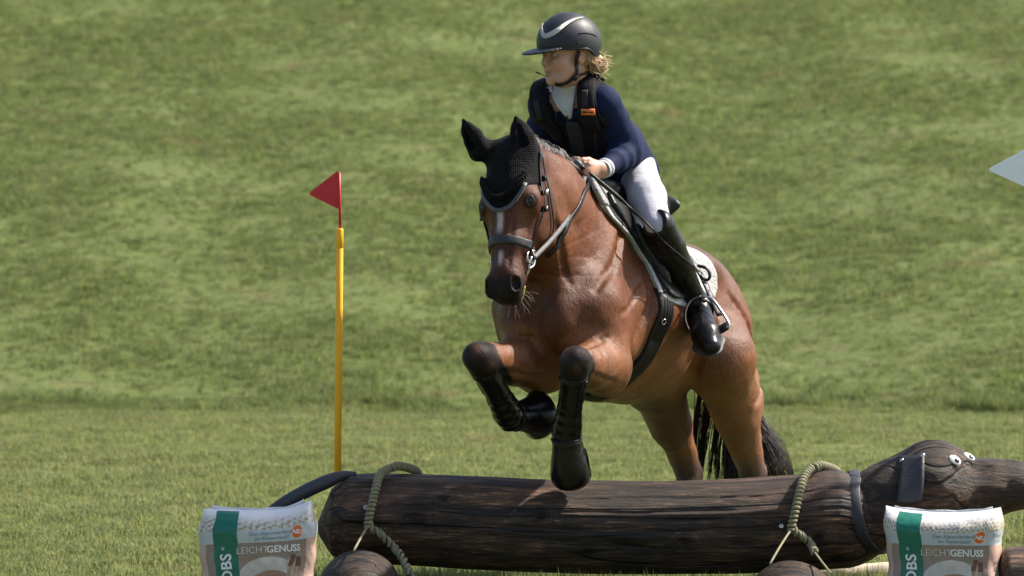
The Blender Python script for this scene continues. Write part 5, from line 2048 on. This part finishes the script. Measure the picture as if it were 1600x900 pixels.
# ropes
m_rope = simple_mat('olive_paracord', (.26, .235, .135), .8, .25, 60, bump=.6, bscale=500)
for nm, coil, braid, thin in (
        ('left', [(606, 733), (594, 742), (588, 760), (582, 785), (577, 806), (574, 824)], [(577, 820), (584, 828), (594, 834), (604, 844), (616, 856), (626, 866), (635, 880), (642, 892)], [[(575, 822), (565, 838), (553, 860)], [(641, 890), (646, 900), (652, 912)]]),
        ('right', [(1266, 733), (1257, 744), (1251, 762), (1245, 788), (1240, 808), (1235, 829)], [(1240, 828), (1247, 834), (1254, 838), (1262, 845), (1268, 852), (1272, 862)], [[(1233, 831), (1220, 852), (1203, 881)], [(1272, 862), (1284, 878), (1303, 902)]])):
    rt = thing('cord', log_front(*coil[2]), 'olive cord coiled round the %s of the dog-shaped log, knotted in front' % {'left': 'tail end', 'right': 'neck end'}[nm], 'rope', 'cords tied round the log')
    fp = [log_front(px, py, .022) for px, py in coil]
    t0 = fp[0]
    R0 = np.interp(t0[0], LC[:, 0], LR)
    cy = np.array([np.interp(t0[0], LC[:, 0], LC[:, k]) for k in range(3)])
    over = [V(t0[0] + .085 + .02 * i, cy[1] + (R0 + .022) * math.sin(a), cy[2] + (R0 + .022) * math.cos(a)) for i, a in enumerate((.85, .5))]
    top = [V(t0[0] + .045, cy[1] + .0, cy[2] + R0 + .026), V(t0[0] + .018, cy[1] - .04, cy[2] + R0 + .023)]
    path = resample(over + top + fp, 60)
    rope(path, .0095, .0074, 34, 1, 8).build('coil', m_rope, rt)
    MB().add(*tube(path, .008, 8)).build('core', m_vestdark, rt)
    bpth = [log_front(px, py, .020) if i < 5 else log_front(px, min(py, 872), .03) + V(0, -.05 * max(0, i - 4), -(max(py - 872, 0)) / 432) for i, (px, py) in enumerate(braid)]
    n_ = len(bpth)
    rope(bpth, .0085, .0072, 5.5 if nm == 'left' else 3.6, 2, 7).build('knotted_end', m_rope, rt)
    rope(bpth, .0118, .0050, 7 if nm == 'left' else 4.6, 1, 7).build('wrap', m_rope, rt)
    for tl in thin:
        a = fp[-1] if tl is thin[0] else bpth[-1]
        P_ = [a] + [at(px, py, a[1] - .03 - .14 * i) for i, (px, py) in enumerate(tl[1:], 1)]
        MB().add(*tube(resample(P_, 10), .0042, 7)).build('cord_tail', m_rope, rt)

# pale pole behind, stump at the right edge
m_pale = simple_mat('barked_pine', (.50, .43, .33), .7, .2, 20, bump=.4, bscale=40, stretch=(.2, 1, 1))
m_pale_end = m_pale
pl = thing('timber_pole', V(1.2, .34, 0), 'pale debarked pole lying on the grass under the carved dog\'s chest', 'pole')
P_ = np.array([(x_, .34 + .004 * math.sin(x_ * 5), .045 + .003 * math.sin(x_ * 3)) for x_ in np.linspace(1.02, 1.46, 60)])
vs, fs = tube(P_, .048 + .003 * np.sin(np.linspace(0, 17, 60)), 20)
MB().add(vs, fs).build('pole', m_pale, pl)
stp = thing('wooden_block', at(1600, 940, -.52), 'short weathered log end at the right edge beside a feed bag', 'log')
sv, sf, sc_, _ = log_mesh([(1556, 905, 912), (1557, 893, 930), (1560, 880, 945), (1566, 862, 952), (1573, 855, 956), (1600, 853, 958), (1680, 852, 958), (1700, 856, 956), (1708, 870, 945), (1710, 905, 912)], -.52, 80, 90, 14, [(.5, 1.5, 2.2, .006, .2), (.1, 1.5, 2.2, .006, .2)], [], tan=False)
mesh_obj('timber', sv, sf, m_wood, stp, colors=np.clip(sc_ * 1.8, 0, 1))
# ------------------------------------------------------------------ flags
m_pole = simple_mat('orange_yellow_pole', (.90, .42, .022), .5, .10, 14, spec=.25)
m_red = simple_mat('red_plastic', (.52, .012, .018), .5, .06, 20)
m_whiteflag = simple_mat('white_plastic', (.74, .75, .78), .5, .04, 20)


def flag(px, ybot, ytop, ystick, tri, Y, mat, label):
    b = at(px, ybot, Y)
    b[2] = 0
    f = thing('flag_pole', b, label, 'flag', 'jump flags')
    a, c = at(px + (3.0 if px < 1000 else 0) * -.8, 740, Y), at(px + 1.0, ytop, Y)
    d = (c - a) / (c[2] - a[2])
    a = a + d * (0 - a[2])
    P_ = np.array([a, c - d * .075, c - d * .074, c - d * .070, c - d * .069, c - d * .004, c])
    MB().add(*tube(P_, [.0132, .0132, .0122, .0122, .0132, .0132, .011], 20)).build('pole', m_pole, f)
    s0, s1 = at(px + 1.5, ytop + 4, Y), at(px, ystick, Y)
    MB().add(*tube(np.array([s0, (s0 + s1) / 2, s1]), .0048, 10)).build('stick', mat, f)
    # rounded triangular plate
    T3 = np.array([(at(x_, y_, Y)[0], at(x_, y_, Y)[2]) for x_, y_ in tri])
    out = []
    for i in range(3):
        p, q, r = T3[i - 1], T3[i], T3[(i + 1) % 3]
        d1, d2 = nz(p - q), nz(r - q)
        rad = .016 if i == 1 else .007
        A_, B_ = q + d1 * rad, q + d2 * rad
        for t in np.linspace(0, 1, 7):
            out.append((1 - t) ** 2 * A_ + 2 * t * (1 - t) * q + t * t * B_)
    out = np.array(out)
    n = len(out)
    vs = [(x_, Y - .0025, z_) for x_, z_ in out] + [(x_, Y + .0025, z_) for x_, z_ in out]
    fs = [tuple(range(n)), tuple(range(2 * n - 1, n - 1, -1))] + [((i + 1) % n, i, n + i, n + (i + 1) % n) for i in range(n)]
    MB().add(vs, fs).build('pennant', mat, f, smooth=False)
    return f


flag(530, 920, 357, 270, [(528.5, 266), (481, 303), (529.5, 327)], .28, m_red, 'orange pole with red triangular flag behind the tail of the log')
flag(1605, 920, 318, 233, [(1605, 231), (1542, 265), (1606, 294)], .10, m_whiteflag, 'orange pole with white triangular flag at the right edge')

# ------------------------------------------------------------------ feed bags
m_bag, nt, P, N, L = mat_nodes('printed_plastic_bag')
ca = N.new('ShaderNodeVertexColor')
ca.layer_name = 'Col'
L.new(ca.outputs[0], P.inputs['Base Color'])
P.inputs['Roughness'].default_value = .34
P.inputs['Specular IOR Level'].default_value = .45
bp = N.new('ShaderNodeBump')
bp.inputs['Strength'].default_value = .5
bp.inputs['Distance'].default_value = .006
n3 = noise_node(N, L, 24, 5, .6, dist=.8)
L.new(n3.outputs['Fac'], bp.inputs['Height'])
L.new(bp.outputs[0], P.inputs['Normal'])
m_ink_dark = simple_mat('dark_print', (.10, .12, .14), .4, .05)
m_ink_white = simple_mat('white_print', (.72, .70, .68), .4, .05)
m_ink_green = simple_mat('petrol_print', (.10, .20, .24), .4, .05)


def text_mesh(body, size, thin=0.0):
    cu = bpy.data.curves.new('t', 'FONT')
    cu.body = body
    cu.size = size
    cu.offset = thin
    cu.resolution_u = 3
    o = bpy.data.objects.new('t', cu)
    COL.objects.link(o)
    bpy.context.view_layer.update()
    me = o.evaluated_get(bpy.context.evaluated_depsgraph_get()).to_mesh()
    v = np.array([tuple(q.co) for q in me.vertices])
    f = [tuple(p.vertices) for p in me.polygons]
    bpy.data.objects.remove(o)
    bpy.data.curves.remove(cu)
    return v, f


def feed_bag(name_label, base, W, Tk, Hh, yaw, lean, slant, pinch, seed, flap):
    bag = thing('feed_bag', base, name_label, 'feed bag', 'feed bags in front of the log')
    r = np.random.default_rng(seed)
    cyw, syw = math.cos(yaw), math.sin(yaw)
    per = 4 * (W + Tk)

    def surf(s, z):
        """s: distance along the girth from the middle of the front, z: height -> world."""
        s, z = np.asarray(s, float), np.asarray(z, float)
        # rounded-rectangle girth by angle
        fr = s / per * 2 * np.pi * 1.0
        # piecewise: front flat part keeps its length
        n = 5.0
        tt = np.clip(z / Hh, 0, 1)
        th_ = np.where(tt > pinch, np.sqrt(np.clip(1 - ((tt - pinch) / (1 - pinch)) ** 2, 0, 1)), 1.0)
        th_ = np.maximum(th_, .04) * np.clip(.80 + tt * 2.5, .8, 1) * (1 + .05 * np.sin(tt * 9))
        # direct: front |s|<=W, sides W..W+2Tk, back
        a = np.mod(s + per / 2, per) - per / 2
        x = np.where(np.abs(a) <= W, a, np.where(np.abs(a) <= W + 2 * Tk, np.sign(a) * W, np.sign(a) * (W - (np.abs(a) - W - 2 * Tk))))
        y = np.where(np.abs(a) <= W, -Tk, np.where(np.abs(a) <= W + 2 * Tk, -Tk + (np.abs(a) - W), Tk))
        # round the corners and swell the faces
        qx, qy = x / W, y / Tk
        m_ = (np.abs(qx) ** n + np.abs(qy) ** n) ** (1 / n)
        qx, qy = qx / np.maximum(m_, 1), qy / np.maximum(m_, 1)
        swell = 1 + .16 * (1 - qx ** 2) * np.sin(np.clip(tt, 0, 1) * math.pi * .9)
        wid = 1 + .03 * np.sin(tt * 7 + seed) - .05 * np.clip((tt - .80) / .2, 0, 1) * flap + .012 * np.sin(tt * 23 + seed)
        X_ = qx * W * wid
        Y_ = qy * Tk * th_ * swell
        ztop = -.020 * np.clip((tt - .6) / .4, 0, 1) * (1 - np.abs(qx) ** 2.4) + (.016 * np.clip((tt - .6) / .4, 0, 1) * np.sign(qx) * np.abs(qx) ** 3 * flap)
        wr = .0045 * fbm(X_ * 3 + seed, z * 2.2 + Y_ * 4, 9, seed, 4)
        Y_ = Y_ + wr * np.sign(qy) * np.clip(tt * 3, 0, 1)
        Z_ = z + ztop
        X_ = X_ + lean * Z_
        return np.stack((base[0] + X_ * cyw - Y_ * syw, base[1] + X_ * syw + Y_ * cyw, base[2] + Z_), -1)

    ns, nz__ = 620, 240
    S, Zz = np.meshgrid(np.linspace(-per / 2, per / 2, ns, endpoint=False), np.linspace(0, Hh, nz__), indexing='ij')
    V3 = surf(S, Zz)
    # print
    zt = Hh - Zz
    zp = zt + slant * S                         # print runs slightly askew on the bag
    white, grey, brown, green = V(.60, .59, .59), V(.43, .45, .485), V(.245, .178, .145), V(.006, .125, .082)
    col = np.tile(brown, S.shape + (1,))
    col *= (1 + .10 * fbm(S * 1.0, Zz, 12, seed + 3, 3))[..., None]
    chaff = fbm(S, Zz, 330, seed + 5, 2)
    cb = np.where(chaff[..., None] > .12, V(.50, .46, .39), np.where(chaff[..., None] < -.30, V(.22, .15, .09), V(.40, .34, .26)))
    f_ = np.clip((zt - .022 - .010 * fbm(S, S * 0, 22, seed)) / .03, 0, 1)[..., None]
    topc = white * (1 - f_ * .85) + cb * f_ * .85
    m_ = (zp < .078)[..., None]
    col = np.where(m_, topc, col)
    m_ = ((zp >= .078) & (zp < .128))[..., None]
    col = np.where(m_, grey, col)
    # picture on the bag: pale arched shape over brown
    sx, sz = S - .045, zp - .268
    d1 = np.hypot(sx / .115, sz / .085)
    pic = (zp > .165) & (np.abs(S) < W)
    col = np.where((pic & (d1 < 1))[..., None], V(.50, .44, .40) * (1 + .15 * fbm(S, Zz, 60, 8, 2))[..., None], col)
    d2 = np.hypot((sx - .012) / .088, (sz - .025) / .062)
    col = np.where((pic & (d2 < 1))[..., None], V(.30, .16, .10) * (1 + .2 * fbm(S, Zz, 50, 9, 2))[..., None], col)
    ear1 = (np.abs(sx - .068 + sz * .25) < .010) & (sz > -.088) & (sz < -.048)
    ear2 = (np.abs(sx - .118 - sz * .1) < .012) & (sz > -.080) & (sz < -.045)
    fore = (np.abs(sx - .093) < .022) & (sz > -.075)
    col = np.where((pic & fore)[..., None], V(.36, .25, .19) * (1 + .3 * fbm(S * 3, Zz * .6, 60, 4, 2))[..., None], col)
    col = np.where((pic & (ear1 | ear2))[..., None], V(.13, .05, .035), col)
    sd = np.abs(S) > W * .985                    # gusset: the pinkish glow of sunlight painted into its colour
    col = np.where((sd & (zp > .128))[..., None], V(.50, .33, .27), col)
    # green band and orange disc
    g0, g1 = -.158 + .03 * zt, -.066 + .03 * zt
    m_ = ((S > g0) & (S < g1) & (zt > .006))[..., None]
    col = np.where(m_, green, col)
    dn = np.hypot(S - .148, zp - .098)
    col = np.where((dn < .0255)[..., None], V(.62, .60, .58), col)
    col = np.where((dn < .0235)[..., None], V(.62, .115, .018), col)
    ids = np.arange(ns * nz__).reshape(ns, nz__)
    nx_ = np.roll(ids, -1, 0)
    Fq = np.stack((ids[:, :-1], nx_[:, :-1], nx_[:, 1:], ids[:, 1:]), -1).reshape(-1, 4)
    mesh_obj('sack', V3.reshape(-1, 3), Fq, m_bag, bag, colors=np.clip(col.reshape(-1, 3), 0, 1))
    # sealed seam along the top
    ss = np.linspace(-W * .97, W * .97, 60)
    tp_ = (surf(ss, ss * 0 + Hh * .999) + surf(per / 2 - ss, ss * 0 + Hh * .999)) / 2
    up = tp_ + V(0, 0, 1) * (.005 + .003 * np.abs(np.sin(ss * 31 + seed)) + .012 * (np.abs(ss) / W) ** 6 * flap)[:, None] + np.stack((0 * ss, .004 * np.sin(ss * 40), 0 * ss), 1)
    th2 = V(0, .0012, 0)
    al = np.vstack((tp_ - th2 - V(0, 0, .006), up - th2, up + th2, tp_ + th2 - V(0, 0, .006)))
    n = len(ss)
    fs = []
    for k in range(4):
        a_, b_ = k * n, ((k + 1) % 4) * n
        fs += [(a_ + i, a_ + i + 1, b_ + i + 1, b_ + i) for i in range(n - 1)]
    fs += [(0, n, 2 * n, 3 * n), (n - 1, 4 * n - 1, 3 * n - 1, 2 * n - 1)]
    MB().add(al, fs).build('sealed_seam', m_clear, bag)

    def put(body, size, s0, zt0, mat, rot=0.0, thin=0.0, shear=0.0):
        v, f = text_mesh(body, size, thin)
        w_ = v[:, 0].max()
        x_, y_ = v[:, 0] - w_ / 2, v[:, 1]
        x_ = x_ + shear * y_
        c_, s_ = math.cos(rot), math.sin(rot)
        xs_, ys_ = x_ * c_ - y_ * s_, x_ * s_ + y_ * c_
        ss_ = s0 + xs_
        zz_ = Hh - (zt0 - ys_) + slant * ss_
        p = surf(ss_, zz_)
        e = 1e-3
        nrm = np.cross(surf(ss_ + e, zz_) - p, surf(ss_, zz_ + e) - p)
        nrm /= np.linalg.norm(nrm, axis=1)[:, None]
        mesh_obj('print', p + nrm * .0022, f, mat, bag, smooth=False)

    put('Das Alpenvorland', .0205, .052, .099, m_ink_green)
    put('im Futtersack!', .0205, .056, .119, m_ink_green)
    put('NEU', .021, .148, .105, m_ink_white, rot=-.12, thin=.0005)
    put('LEICHT', .0345, -.012, .168, m_ink_white, thin=-.0006)
    put('GENUSS', .0345, .101, .168, m_ink_white, thin=.0009)
    put('OBS', .057, -.086, .217, m_ink_white, rot=math.pi / 2, thin=.0012)
    put('\u00ae', .016, -.110, .146, m_ink_white, rot=math.pi / 2)
    if not flap:
        put('Das Alp', .0205, W + .045, .099, m_ink_green)
        put('im Futt', .0205, W + .045, .119, m_ink_green)
        put('OBS', .040, W + .055, .22, m_ink_dark, rot=math.pi / 2)
    return bag


m_clear = simple_mat('clear_plastic_film', (.62, .62, .63), .25, .1, 40, bump=.4, bscale=60)
lb = at(403, 940, -.55)
lb[2] = 0
feed_bag('printed feed bag with green stripe standing left of the log\'s tail', lb, .202, .075, .365, math.radians(-3), .0, .06, .72, 3, 1.0)
rb = at(1477, 940, -.50)
rb[2] = 0
feed_bag('printed feed bag with green stripe standing in front of the carved dog\'s head', rb, .202, .105, .354, math.radians(-13), -.02, -.01, .78, 8, 0.0)
